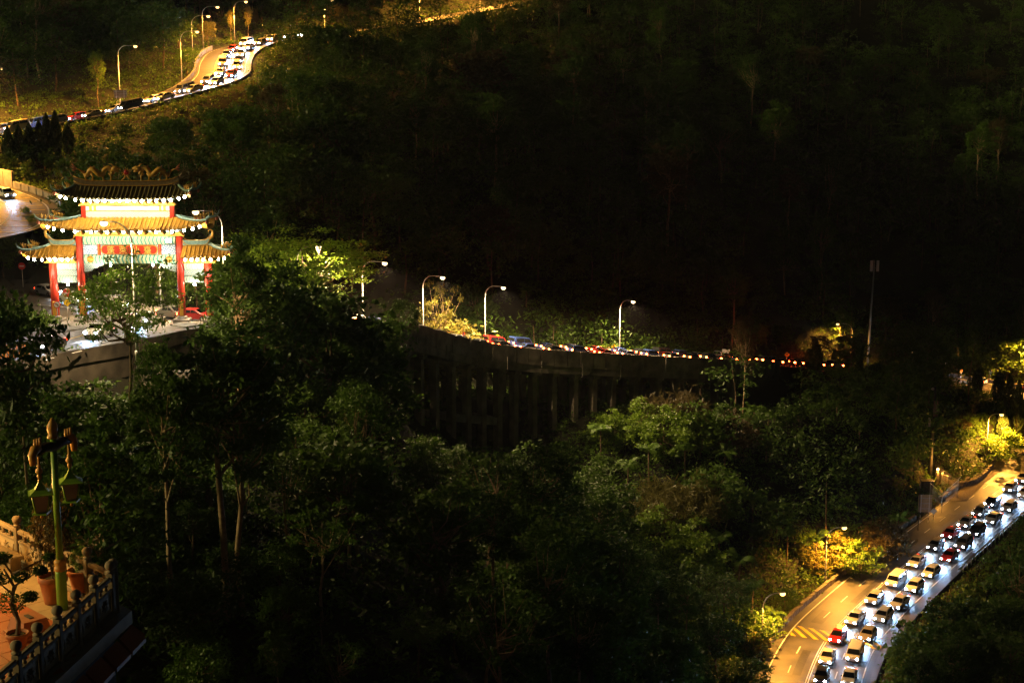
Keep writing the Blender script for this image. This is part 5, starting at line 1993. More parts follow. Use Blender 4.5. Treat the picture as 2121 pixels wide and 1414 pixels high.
def lantern_post(pos, label, lit=False, arm_dir=Vector((.36, .93, 0))):
    t = thing('lantern_post', label, 'lamp post', tuple(pos))
    MB().lathe([(.13, 0), (.13, .95), (.12, 1.0)], 14).build('pole_base', M_LGREEN, t)
    MB().lathe([(.12, 1.0), (.15, 1.03), (.15, 1.09), (.13, 1.11), (.145, 1.2), (.145, 1.25), (.09, 1.3)], 14).build('gold_collar', M_LGOLD, t)
    MB().lathe([(.085, 1.3), (.075, 4.3)], 14).build('pole', M_LGREEN, t)
    MB().lathe([(.1, 4.3), (.13, 4.32), (.13, 4.37), (.1, 4.4), (.125, 4.5), (.13, 4.61), (.08, 4.71), (.02, 4.8)], 12).build('finial', M_LGOLD, t)
    a = arm_dir.normalized()
    z = 4.12
    ar = MB()
    pts = [a * (-.62) + Vector((0, 0, z - .06)), a * (-.35) + Vector((0, 0, z + .04)), Vector((0, 0, z - .02)), a * .35 + Vector((0, 0, z + .04)), a * .62 + Vector((0, 0, z - .04))]
    ar.tube(pts, [.07, .12, .13, .12, .07], 8)
    arm = ar.build('dragon_arm', mat('dark_bronze', (.03, .022, .012), .6), t)
    for s in (-1, 1):
        e = a * (.66 * s) + Vector((0, 0, z))
        mb = MB()
        mb.tube([e - a * .15 * s + Vector((0, 0, .05)), e + Vector((0, 0, .06)), e + a * .1 * s + Vector((0, 0, -.06)), e + a * .09 * s + Vector((0, 0, -.3))], [.09, .12, .1, .07], 8)
        for k in (-1, 0, 1):
            mb.tube([e - a * (.1 + .09 * k) * s + Vector((0, 0, .1)), e - a * (.1 + .09 * k) * s + Vector((0, 0, .3))], [.035, .03], 6)
        mb.build('dragon_head', M_LGOLD, arm)
        c = a * (.55 * s)
        mb = MB()
        mb.lathe([(.03, 4.05), (.03, 3.78), (.06, 3.76), (.035, 3.72), (.085, 3.66), (.085, 3.6), (.04, 3.56), (.06, 3.52), (.05, 3.46), (.03, 3.42)], 8)
        mb.build('hanger', M_LGOLD, t, c)
        # square lantern with a swept roof
        mb = MB()
        V, F = [], []
        prof = [(.03, 2.9), (.1, 2.72), (.2, 2.58), (.36, 2.48), (.42, 2.46), (.40, 2.42), (.28, 2.42)]
        rot = .35
        for (r, zz) in prof:
            for k in range(4):
                th = math.pi / 4 + math.pi / 2 * k + rot
                V.append((r * 1.25 * math.cos(th), r * 1.25 * math.sin(th), zz))
        for i in range(len(prof) - 1):
            for k in range(4):
                l = (k + 1) % 4
                F.append((4 * i + l, 4 * i + k, 4 * i + 4 + k, 4 * i + 4 + l))
        F.append((27, 26, 25, 24))
        mb.add(V, F)
        lan = mb.build('lantern_roof', M_LGREEN, t, c + Vector((0, 0, 3.44 - 2.9 * .76)))
        lan.scale = (.76, .76, .76)
        for k in range(4):
            th0 = math.pi / 4 + math.pi / 2 * k + rot; th1 = th0 + math.pi / 2
            P = lambda r, th, zz: Vector((r * math.cos(th), r * math.sin(th), zz))
            q0, q1, q2, q3 = P(.37, th0, 2.42), P(.37, th1, 2.42), P(.24, th1, 1.86), P(.24, th0, 1.86)
            MB().add([q0, q1, q2, q3], [(0, 3, 2, 1)]).build('pane', M_FROST if not lit else emis('lit_pane', (1, .46, .09), 360), lan)
            MB().tube([q0 * 1.0, q3], .03, 5).build('frame_bar', M_LGREEN, lan)
        MB().bbox((0, 0, 1.82), (.44, .44, .07), .01).build('lantern_base', M_LGREEN, lan)
        MB().lathe([(.02, 1.62), (.06, 1.66), (.04, 1.72), (.09, 1.79)], 8).build('pendant', M_LGOLD, lan)
    return t


lantern_post(PZ(130, 1262, F0), 'green and gold lamp post with two hanging lanterns and a dragon arm on the terrace')
lp = CORN + dB * 7.5 + dS * 2.6
lp.z = F0
lantern_post(lp, 'lit lantern post on the terrace outside the left edge', True, Vector((1, .2, 0)))


def pot(pos, r, h, label):
    t = thing('plant_pot', label, 'plant pot', tuple(pos))
    MB().lathe([(r * .62, 0), (r * .72, h * .3), (r * .9, h * .78), (r * .98, h * .8), (r, h * .98), (r * .93, h), (r * .86, h * .93), (r * .8, h * .85)], 20).build('pot', M_POT, t)
    MB().lathe([(r * .82, h * .84), (r * .5, h * .88)], 16).build('soil', M_SOIL, t)
    return t


POT1 = PZ(112, 1248, F0); POT2 = PZ(141, 1241, F0) + Vector((.25, .35, 0))
pot(POT1, .36, .72, 'large terracotta pot with a tall shrub beside the green lamp post')
pot(POT2, .34, .68, 'terracotta pot half hidden behind the green lamp post')
POT3 = PZ(38, 1345, F0)
pot(POT3, .26, .42, 'small pale pot holding the clipped pine at the lower left')
b = PZ(62, 1312, F0)
t = thing('planter_box', 'low terracotta box with sloping sides on the terrace floor', 'box', tuple(b), ang)
V = []
for (s, z) in ((.42, 0), (.42, .08), (.36, .1), (.28, .42)):
    V += [(-s * 1.15, -s, z), (s * 1.15, -s, z), (s * 1.15, s, z), (-s * 1.15, s, z)]
F = [(3, 2, 1, 0), (12, 13, 14, 15)] + [(4 * i + k, 4 * i + (k + 1) % 4, 4 * i + 4 + (k + 1) % 4, 4 * i + 4 + k) for i in range(3) for k in range(4)]
MB().add(V, F).build('shell', M_POT, t)
MB().bbox((0, 0, .425), (.3, .12, .03), .01).build('handle_slot', M_DARKM, t)
b = PZ(10, 1205, F0)
t = thing('stone_bench', 'low dark stone bench against the rear balustrade', 'bench', tuple(bk[4] + nS * .35), ang)
MB().bbox((0, 0, .38), (1.3, .38, .1), .02).build('seat', M_BAL, t)
for x in (-.45, .45):
    MB().bbox((x, 0, .16), (.16, .32, .34), .02).build('leg', M_BAL, t)
# ------------------------------------------------------------------ vegetation
def leaves(C, L, W, tilt=.9, up=.5):
    """one folded-flat leaf quad per centre C (n,3)"""
    n = len(C)
    nrm = rng.normal(size=(n, 3)); nrm[:, 2] = np.abs(nrm[:, 2]) + up
    nrm /= np.linalg.norm(nrm, axis=1)[:, None]
    t = rng.normal(size=(n, 3)); t -= (t * nrm).sum(1)[:, None] * nrm
    t /= np.linalg.norm(t, axis=1)[:, None] + 1e-9
    s = np.cross(nrm, t)
    l = (L * rng.uniform(.6, 1.35, n))[:, None] / 2; w_ = (W * rng.uniform(.6, 1.35, n))[:, None] / 2
    V = np.stack([C - t * l, C + s * w_ + t * l * .15, C + t * l, C - s * w_ + t * l * .15], 1).reshape(-1, 3)
    F = np.arange(4 * n).reshape(n, 4)
    return V, F


def clump_centres(n, cz, rad, flat=1.0, shell=.45):
    P = rng.normal(size=(n, 3)); P /= np.linalg.norm(P, axis=1)[:, None]
    r = rng.uniform(shell, 1, n) ** .7
    P = P * r[:, None] * np.array(rad)
    P *= (1 + .22 * np.sin(P[:, :1] * 1.7 + 3 * P[:, 1:2] * .6))
    P[:, 2] += cz
    return P


def crown_pts(cc, per, r, flat):
    n = len(cc)
    Q = rng.normal(size=(n, per, 3)) * .5
    Q[..., 2] *= flat
    rr = r * rng.uniform(.6, 1.3, n)
    Q = Q * rr[:, None, None] + cc[:, None]
    return Q.reshape(-1, 3)


def make_tree(H, z0, cz, rad, ncl, per, clr, flat, L, W, nl, bark, trunk_r, lean=.04, shell=.45, up=.5):
    cc = clump_centres(ncl, cz, rad, shell=shell)
    V, F = leaves(crown_pts(cc, per, clr, flat), L, W, up=up)
    mb = MB()
    top = Vector((rng.normal() * lean * H, rng.normal() * lean * H, cz + rad[2] * .4))
    mid1 = Vector((rng.normal() * .02 * H, rng.normal() * .02 * H, z0 * .55 + .3)); mid2 = Vector((top.x * .6, top.y * .6, z0 + .2))
    mb.tube([(0, 0, -1.2), (0, 0, .2), mid1, mid2, (mid2 + top) / 2, top], [trunk_r * 1.3, trunk_r, trunk_r * .85, trunk_r * .7, trunk_r * .45, trunk_r * .12], 7)
    pick = rng.choice(ncl, min(nl, ncl), replace=False)
    for i in pick:
        e = Vector(cc[i])
        f = rng.uniform(.25, .95)
        s = mid2.lerp(top, f * .7) if f > .3 else mid1.lerp(mid2, .6 + f)
        m = s.lerp(e, .5) + Vector((rng.normal() * .3, rng.normal() * .3, rng.normal() * .25 - .1 * (e - s).length))
        mb.tube([s, m, e], [trunk_r * .38, trunk_r * .24, trunk_r * .07], 5, False)
    return mb.mesh('trunk', bark), (V, F)


TV = {}


def reg(kind, **k):
    tr, (V, F) = make_tree(**k)
    TV[kind] = dict(trunk=tr, VF=(V, F), H=k['H'], crown={})


reg('round', H=10, z0=3.2, cz=6.6, rad=(3.5, 3.5, 3.1), ncl=75, per=60, clr=.95, flat=.6, L=.40, W=.20, nl=16, bark=M_BARK, trunk_r=.2)
reg('round2', H=10, z0=2.4, cz=6.0, rad=(4.2, 3.8, 3.3), ncl=85, per=42, clr=1.0, flat=.5, L=.56, W=.30, nl=18, bark=M_BARK, trunk_r=.22)
reg('tall', H=20, z0=10, cz=14.8, rad=(4.0, 4.0, 4.8), ncl=100, per=55, clr=1.0, flat=.5, L=.50, W=.22, nl=20, bark=M_BARKP, trunk_r=.27, lean=.025)
reg('tall2', H=20, z0=8, cz=14, rad=(3.4, 3.4, 5.6), ncl=90, per=58, clr=.95, flat=.7, L=.40, W=.2, nl=18, bark=M_BARKP, trunk_r=.24, lean=.03)
reg('umbrella', H=13, z0=5.5, cz=10, rad=(5.4, 5.4, 2.4), ncl=85, per=75, clr=1.25, flat=.28, L=.34, W=.16, nl=22, bark=M_BARK, trunk_r=.24, up=1.2)
reg('open', H=11, z0=4, cz=8, rad=(3.8, 3.8, 3.0), ncl=34, per=42, clr=.8, flat=.5, L=.38, W=.2, nl=26, bark=M_BARKP, trunk_r=.17, lean=.09)
reg('shrub', H=4, z0=.6, cz=1.9, rad=(2.1, 2.1, 1.7), ncl=55, per=48, clr=.62, flat=.6, L=.30, W=.16, nl=10, bark=M_BARK, trunk_r=.09)
reg('bushy', H=5, z0=.5, cz=2.3, rad=(2.8, 2.5, 2.1), ncl=60, per=60, clr=.7, flat=.45, L=.26, W=.18, nl=8, bark=M_BARK, trunk_r=.1)
reg('dry', H=3, z0=.3, cz=1.3, rad=(2.2, 2.0, 1.2), ncl=50, per=60, clr=.6, flat=.9, L=.5, W=.06, nl=6, bark=M_BARK, trunk_r=.06, up=.0)


def tree(kind, pos, H, label, group, leaf=L_DARK, rz=None, name=None, cat='tree', lean=None, sx=1.0):
    T = TV[kind]
    k = leaf.name
    if k not in T['crown']:
        T['crown'][k] = npmesh('crown', *T['VF'], leaf)
    s = H / T['H']
    nm = name or {'shrub': 'shrub', 'bushy': 'shrub', 'dry': 'shrub'}.get(kind, 'broadleaf_tree')
    t = thing(nm, label, cat, tuple(pos), rng.uniform(0, 6.28) if rz is None else rz, group)
    t.scale = (s * sx, s * sx, s)
    if lean: t.rotation_euler = (lean[0], lean[1], t.rotation_euler.z)
    obj('trunk' if nm != 'shrub' else 'stem', T['trunk'], t); obj('crown' if nm != 'shrub' else 'foliage', T['crown'][k], t)
    return t


# tree ferns
def frond_mesh(L, droop, rise, m):
    n = 20
    V, F = [], []
    P = []
    for i in range(n + 1):
        u = i / n
        P.append(np.array([L * (u - .12 * u * u), 0, rise * L * math.sin(u * 1.9) - droop * L * u * u]))
    for i in range(1, n):
        u = i / n
        t = P[i + 1] - P[i - 1]; t /= np.linalg.norm(t)
        up = np.array([-t[2], 0, t[0]])
        ln = L * .27 * math.sin(math.pi * min(1, .12 + u * .93)) ** .8 + .03
        wd = L / n * .42
        for s in (-1, 1):
            d = np.array([.45, s * 1.0, -.12]); d /= np.linalg.norm(d)
            tip = P[i] + d * ln - up * ln * .18
            b = len(V)
            V += [P[i] - t * wd, P[i] + t * wd, (P[i] + tip) / 2 + t * wd * 1.1, tip, (P[i] + tip) / 2 - t * wd * .9]
            F.append((b, b + 1, b + 2, b + 3, b + 4) if s > 0 else (b + 4, b + 3, b + 2, b + 1, b))
    mb = MB()
    mb.add(V, F)
    mb.tube(P, [.03 * (1 - .8 * i / n) * L / 2.4 for i in range(n + 1)], 4, False)
    return mb.mesh('frond', m)


FROND = {}


def fronds(leaf):
    if leaf.name not in FROND:
        FROND[leaf.name] = [frond_mesh(2.5, .55, .55, leaf), frond_mesh(2.2, .25, .6, leaf), frond_mesh(2.6, .8, .5, leaf)]
    return FROND[leaf.name]


FTR = MB().tube([(0, 0, -1), (0, 0, .5), (.05, .03, 1.6), (.1, 0, 2.6)], [.16, .13, .11, .13], 7).mesh('trunk', M_BARK)


def fern(pos, H, label, group, leaf=L_FERN, n=13, sc_=1.0):
    t = thing('tree_fern', label, 'tree fern', tuple(pos), rng.uniform(0, 6.28), group)
    s = sc_
    tr = obj('trunk', FTR, t, (0, 0, 0), None, (s, s, H / 2.6))
    fr = fronds(leaf)
    for k in range(n):
        e = rng.uniform(-.25, .35)
        o = obj('frond', fr[int(rng.integers(0, 3))], t, (.1 * s, 0, H), (0, -e, 2 * math.pi * k / n + rng.uniform(-.2, .2)), s * rng.uniform(.8, 1.15))
    return t


# cypress
def cyp_mesh():
    n = 3600
    z = rng.uniform(.02, 1, n) ** .85
    rad = .17 * np.sin(np.pi * np.clip(z * .86 + .14, 0, 1)) ** .75 * rng.uniform(.55, 1.05, n)
    a = rng.uniform(0, 2 * np.pi, n)
    C = np.stack([rad * np.cos(a), rad * np.sin(a), z], 1)
    t = np.stack([np.cos(a) * .35, np.sin(a) * .35, np.ones(n)], 1) + rng.normal(size=(n, 3)) * .25
    t /= np.linalg.norm(t, axis=1)[:, None]
    s = np.cross(t, rng.normal(size=(n, 3))); s /= np.linalg.norm(s, axis=1)[:, None]
    l = rng.uniform(.015, .04, n)[:, None]; w_ = l * .35
    V = np.stack([C - t * l, C + s * w_, C + t * l, C - s * w_], 1).reshape(-1, 3)
    return V, np.arange(4 * n).reshape(n, 4)


CYPV, CYPF = cyp_mesh()
CYP_ME = npmesh('crown', CYPV, CYPF, L_CYP)
CYP_TR = MB().tube([(0, 0, -.15), (0, 0, .5), (0, 0, .95)], [.03, .022, .006], 6).mesh('trunk', M_BARK)


def cypress(pos, H, fat, label, group):
    t = thing('cypress_tree', label, 'cypress', tuple(pos), rng.uniform(0, 6.28), group)
    t.scale = (H * fat, H * fat, H)
    obj('trunk', CYP_TR, t); obj('crown', CYP_ME, t)


def gp(px, py, Y, dz=0):
    """ground point below the pixel ray at distance Y"""
    p = PY(px, py, Y)
    return Vector((p.x, p.y, G(p.x, p.y) + dz))


# ---- trees that stand out
gS = 'trees that stand out'
def T_(kind, px, py, Y, top, label, leaf=L_DARK, lean=None, sx=1.0, group=gS, rz=None):
    """foot at the ground below (px,py) at distance Y; the crown reaches the pixel row top"""
    p = gp(px, py, Y)
    H = max(2.0, PY(px, top, Y).z - p.z)
    return tree(kind, p, H, label, group, leaf, rz, None, 'tree' if H > 5.2 else 'shrub', lean, sx)


T_('umbrella', 640, 650, 188, 458, 'bright green spreading tree lit from inside by a street lamp', L_LIT, sx=1.0)
T_('umbrella', 590, 660, 180, 505, 'smaller green tree left of the bright spreading tree', L_LIT, sx=.8)
T_('tall', 500, 720, 142, 480, 'dark tree at the right end of the gate', L_DARK, sx=.8)
T_('round', 555, 720, 150, 520, 'black bushy tree in front of the bright green tree', L_DARK, sx=.8)
T_('round2', 660, 760, 158, 590, 'broad dark tree below the bright green tree', L_DARK)
T_('round', 740, 780, 166, 640, 'dark tree reaching up to the left end of the viaduct', L_MID)
T_('umbrella', 268, 820, 122, 512, 'slender forked tree standing in front of the gate name board', L_MID, sx=.50)
T_('round', -25, 800, 92, 562, 'dark leafy tree at the left edge below the no-entry sign', L_DARK, sx=.6)
T_('open', 40, 800, 98, 640, 'low dark tree with twiggy branches at the left edge beside the barrier', L_DARK, sx=.5)
T_('umbrella', 800, 740, 186, 590, 'leaning dark tree silhouetted in front of the viaduct lamps', L_DARK, lean=(0, .22), sx=.42)
T_('open', 915, 690, 224, 580, 'yellow-lit tree under the second viaduct lamp', L_LIT_YEL, sx=.55)
T_('shrub', 905, 692, 222, 645, 'yellow-lit shrub under the second viaduct lamp', L_LIT_YEL)
T_('tall', 470, 1290, 95, 660, 'tall tree with a straight orange-lit trunk, left of a pair in the foreground', L_DARK, rz=.4)
T_('tall2', 503, 1292, 97, 690, 'tall tree with a forked orange-lit trunk, right of a pair in the foreground', L_DARK, rz=2.0)
T_('tall', 357, 1090, 88, 720, 'tall tree with a thin lit trunk behind the terrace lamp', L_DARK, sx=.7)
T_('tall2', 335, 960, 112, 690, 'tall thin tree below the foreground lamp post', L_MID, sx=.7)
T_('open', 665, 1200, 104, 1050, 'leaning pale-trunked tree in the foreground middle', L_MID, lean=(0, .2))
T_('open', 920, 1170, 128, 985, 'pale forked branching tree left of the dark gully', L_MID, lean=(.05, .25), sx=1.2)
T_('open', 1010, 1080, 150, 930, 'open branching tree below the viaduct piers', L_MID, sx=1.1)
T_('round', 390, 1330, 82, 1180, 'low spreading tree right of the terrace corner', L_DARK)
T_('round2', 1200, 1290, 140, 1130, 'rounded tree in the dark gully at the bottom', L_DARK, sx=.8)
T_('tall2', 205, 222, 297, 100, 'tall conifer-like tree lit yellow left of the upper road lamp', L_LIT, sx=.85)
T_('round', 390, 170, 318, 95, 'bushy tree lit amber beside the bend of the upper road', L_MID)
T_('round', 430, 90, 350, 40, 'small tree lit amber between the upper lamps', L_LIT_YEL, sx=.8)
T_('tall2', 478, 78, 362, 18, 'amber-lit tree left of the highest lamp', L_LIT_YEL, sx=.6)
T_('tall2', 515, 70, 366, 8, 'amber-lit tree right of the highest lamp', L_LIT_YEL, sx=.6)
T_('tall2', 630, 62, 395, -30, 'bright yellow tree behind the black trunks at the top edge', L_LIT_YEL, sx=.7)
T_('round', 690, 62, 412, 10, 'yellow-lit tree low behind the top road', L_LIT_YEL)
T_('round', 820, 45, 440, -10, 'yellow-lit tree along the top road, left of the middle', L_LIT)
T_('round2', 960, 25, 462, -25, 'brightest yellow-lit tree at the top edge, middle', L_LIT_YEL)
T_('round', 1160, 5, 490, -40, 'yellow-lit tree at the top edge, furthest right', L_LIT_YEL)
T_('tall2', 1540, 790, 250, 640, 'thin twiggy tree in front of the right end of the viaduct', L_DRY, sx=.6)
T_('round2', 1760, 790, 290, 690, 'black tree mass right of the viaduct end', L_DARK)
T_('round', 1850, 800, 288, 700, 'black tree left of the short mast', L_DARK)
T_('round2', 1925, 850, 278, 748, 'black tree left of the distant road stretch', L_DARK, sx=.7)
T_('tall2', 2112, 790, 338, 600, 'dark tree cut by the right edge', L_DARK, sx=.5)

# shrubs and mounds lit by the lamps
gB = 'lit bushes'
for i, (k, px, py, Y, top, lf, lab) in enumerate((
        ('dry', 1395, 850, 232, 798, L_DRY, 'orange-brown dry bush on top of the mound below the viaduct'),
        ('bushy', 1330, 880, 228, 815, L_LIT, 'yellow-green bush left of the dry bush on the mound'),
        ('bushy', 1380, 890, 224, 830, L_LIT, 'green bush below the dry bush on the mound'),
        ('bushy', 1270, 890, 226, 838, L_LIT, 'green bush at the left shoulder of the mound'),
        ('shrub', 1450, 880, 228, 830, L_MID, 'bush right of the dry bush on the mound'),
        ('bushy', 1520, 900, 232, 838, L_DRY, 'brownish bush at the right end of the mound'),
        ('dry', 1360, 1020, 208, 985, L_GRASS, 'straw-coloured grass tuft in the middle of the slope'),
        ('dry', 1420, 1010, 210, 975, L_GRASS, 'broad straw-coloured grass patch on the slope'),
        ('bushy', 1370, 1090, 200, 1030, L_LIT, 'bright yellow-green bush on the middle slope'),
        ('bushy', 1420, 1140, 196, 1070, L_LIT, 'bright green bush lower on the middle slope'),
        ('shrub', 1480, 1000, 213, 955, L_MID, 'leafy bush right of the straw grass'),
        ('bushy', 1655, 1180, 214, 1120, L_LIT_YEL, 'yellow bush left of the lamp over the bright bushes'),
        ('bushy', 1738, 1165, 214, 1095, L_LIT_YEL, 'yellow bush directly below the lamp over the bright bushes'),
        ('shrub', 1690, 1210, 212, 1140, L_LIT_YEL, 'low yellow bush at the foot of the bright bushes'),
        ('bushy', 1780, 1160, 212, 1110, L_MID, 'dim bush right of the bright bushes'),
        ('bushy', 1590, 1330, 189, 1262, L_LIT, 'bright bush below the lowest lamp'),
        ('shrub', 1560, 1370, 182, 1305, L_LIT_YEL, 'yellow bush at the bottom left of the speed hump'),
        ('bushy', 1540, 1290, 184, 1230, L_MID, 'dim bush left of the lowest lamp'),
        ('shrub', 1560, 1410, 172, 1360, L_MID, 'bush at the bottom edge beside the lower road'),
        ('bushy', 1625, 1260, 200, 1205, L_MID, 'bush between the two lower lamps'),
        ('round', 1255, 715, 256, 655, L_LIT, 'green-lit bushy tree left of the fourth viaduct lamp'),
        ('bushy', 1263, 722, 253, 685, L_LIT_YEL, 'yellow shrub at the foot of the fourth viaduct lamp'),
        ('round2', 1355, 730, 262, 665, L_MID, 'rounded green tree right of the fourth viaduct lamp'),
        ('round', 1455, 735, 282, 640, L_MID, 'green tree behind the right half of the viaduct'),
        ('bushy', 1160, 715, 248, 690, L_MID, 'low shrub behind the viaduct parapet'),
        ('round', 705, 650, 205, 585, L_LIT, 'small bright tree left of the first viaduct lamp'),
        ('dry', 1640, 745, 312, 705, L_DRY, 'amber-lit dry bush behind the striped-post sign'),
        ('round', 1480, 760, 270, 690, L_DRY, 'brownish tree behind the end of the viaduct'),
        ('bushy', 60, 560, 214, 505, L_LIT, 'lit bush below the hairpin at the left edge'),
        ('round', 10, 585, 203, 490, L_LIT, 'bright green bush cut by the left edge above the no-entry sign'),
        ('shrub', 75, 600, 208, 560, L_LIT, 'green shrub right of the no-entry sign'),
        ('bushy', 95, 690, 158, 640, L_LIT, 'grassy green shrub by the left outer gate column'),
        ('shrub', 1905, 1340, 176, 1290, L_MID, 'dark shrub beyond the valley edge of the lower road'),
        ('bushy', 1940, 1400, 168, 1310, L_MID, 'bush on the grassy bank at the lower right'),
        ('round', 2080, 1350, 190, 1240, L_DARK, 'black tree at the lower right edge'),
        ('round2', 2000, 1420, 165, 1330, L_DARK, 'black tree at the bottom right'),
        ('bushy', 2085, 925, 268, 880, L_LIT, 'amber-lit bush at the right edge above the lower road'),
        ('shrub', 1830, 1120, 218, 1070, L_DRY, 'brownish bush between the lamp bushes and the large signboard'),
        ('round', 1700, 735, 326, 690, L_DRY, 'brown-lit tree left of the bent lamp on the right'),
        ('round2', 1620, 735, 322, 680, L_MID, 'amber-lit broad tree behind the striped-post sign'),
        ('round', 1560, 735, 305, 665, L_MID, 'dim tree behind the far end of the viaduct'),
        ('bushy', 1740, 750, 326, 715, L_DRY, 'low brown bush under the bent lamp'),
        ('bushy', 150, 830, 118, 772, L_DARK, 'dark bush at the foot of the bridge side, left'),
        ('shrub', 225, 825, 120, 785, L_MID, 'shrub at the foot of the bridge side, middle'),
        ('bushy', 85, 830, 112, 765, L_MID, 'leafy bush at the foot of the bridge side by the left edge'),
        ('bushy', 1960, 930, 272, 895, L_MID, 'dim bush above the small lay-by lamp'),
        ('round', 1975, 905, 279, 850, L_MID, 'rounded tree behind the cypress cluster, left'),
        ('bushy', 2005, 880, 284, 850, L_MID, 'low bush between the cypress cluster and the distant stretch'),
        ('shrub', 1945, 960, 267, 935, L_DRY, 'brown shrub just behind the small lay-by lamp'),
        ('bushy', 1880, 1010, 252, 970, L_DARK, 'dark bush left of the utility cabinet'),
        ('bushy', 1110, 820, 250, 803, L_LIT, 'lit bush behind the tall left piers of the viaduct'),
        ('bushy', 1400, 815, 276, 792, L_LIT, 'lit bush behind the right piers of the viaduct'),
        ('bushy', 1255, 815, 258, 798, L_LIT, 'bright bush seen between the viaduct piers, left'),
        ('bushy', 1180, 820, 254, 802, L_LIT, 'bright bush seen between the viaduct piers, furthest left'),
        ('bushy', 1330, 815, 266, 795, L_LIT_YEL, 'bright bush seen between the viaduct piers, right'))):
    p = gp(px, py, Y)
    H = max(1.4, PY(px, top, Y).z - p.z)
    H = min(H, 11)
    tree(k, p, H, lab, gB, lf, cat='bush' if H < 5.2 else 'tree')

# low bushes on the bank behind the lay-by
def hitp(px, py):
    Y = 150.0
    while Y < 420:
        p = PY(px, py, Y)
        g = G(p.x, p.y)
        if p.z < g: return Vector((p.x, p.y, g))
        Y += 1.0
    return gp(px, py, 260)


for i, (px, py, k, lf) in enumerate(((1950, 948, 'bushy', L_MID), (1961, 918, 'shrub', L_DRY), (1972, 936, 'bushy', L_MID), (1980, 908, 'bushy', L_LIT), (1992, 924, 'shrub', L_MID), (1998, 896, 'bushy', L_DRY), (2008, 914, 'bushy', L_MID),
                                      (2018, 890, 'shrub', L_MID), (1968, 900, 'bushy', L_DARK))):
    tree(k, hitp(px, py), rng.uniform(2.0, 3.2), 'low bush on the bank above the lay-by, %s from the left of nine' % ORD[sorted([1950, 1961, 1972, 1980, 1992, 1998, 2008, 2018, 1968]).index(px)], gB, lf, cat='bush')

# ferns
gF = 'tree ferns'
FERN_SPOTS = [(1060, 680, 243, 655, 'fern behind the yellow diamond hump sign'), (1105, 690, 247, 665, 'fern right of the yellow diamond hump sign'), (1150, 700, 250, 668, 'fern behind the middle of the viaduct'),
              (1195, 700, 256, 660, 'fern left of the fourth viaduct lamp bush'), (1215, 712, 252, 690, 'low fern by the parapet left of the fourth viaduct lamp'), (1030, 660, 246, 630, 'fern high behind the third viaduct lamp'),
              (1090, 640, 262, 600, 'dim fern on the hillside above the third viaduct lamp'), (1400, 700, 280, 650, 'dim fern behind the rounded tree on the viaduct'),
              (1245, 900, 222, 868, 'bright fern at the left of the mound below the viaduct'), (1300, 960, 214, 925, 'bright fern below the mound'), (1345, 930, 218, 900, 'fern in the middle of the mound'),
              (1420, 930, 220, 895, 'fern at the right of the mound'), (1500, 960, 222, 925, 'dim fern right of the mound'), (1260, 1000, 205, 972, 'lone bright fern at the gully edge'),
              (1450, 1050, 205, 1020, 'fern on the middle slope above the green bush'), (1490, 1090, 202, 1062, 'fern right of the green slope bush'), (1470, 1130, 197, 1100, 'drooping fern right below the green slope bush'),
              (1410, 1180, 190, 1150, 'lowest fern of the middle slope'), (1560, 1060, 214, 1030, 'dim fern right on the middle slope'), (1610, 1080, 216, 1050, 'dim fern above the lit road bushes'),
              (1530, 1180, 198, 1150, 'fern on the bank left of the lit road bushes'), (1560, 1220, 193, 1190, 'fern on the lower bank'), (1500, 1260, 185, 1230, 'fern low on the bank above the bottom'),
              (1470, 1320, 176, 1290, 'dark fern at the bottom of the bank'), (1630, 1140, 210, 1105, 'lit fern left of the yellow bushes'), (1690, 1130, 212, 1095, 'lit fern behind the yellow bushes'),
              (1600, 1300, 190, 1270, 'lit fern under the lowest lamp'), (1860, 1100, 222, 1065, 'fern left of the large signboard'), (1650, 960, 240, 930, 'dim fern in the black upper slope'),
              (1950, 925, 268, 890, 'fern left of the cypress cluster'), (1180, 950, 205, 920, 'dim fern in the gully below the viaduct'), (2000, 760, 335, 735, 'fern behind the distant road stretch'),
              (1130, 1010, 190, 985, 'dark fern left of the gully'), (1560, 880, 240, 850, 'dim fern right of the brownish mound bush'), (640, 720, 168, 680, 'fern under the dark trees left of the viaduct'),
              (2010, 1320, 178, 1290, 'fern below the valley side of the lower road')]
for (px, py, Y, top, lab) in FERN_SPOTS:
    p = gp(px, py, Y)
    H = min(5.5, max(1.2, PY(px, top, Y).z - p.z - .3))
    fern(p, H, lab, gF, L_FERN, 13, rng.uniform(.9, 1.25))

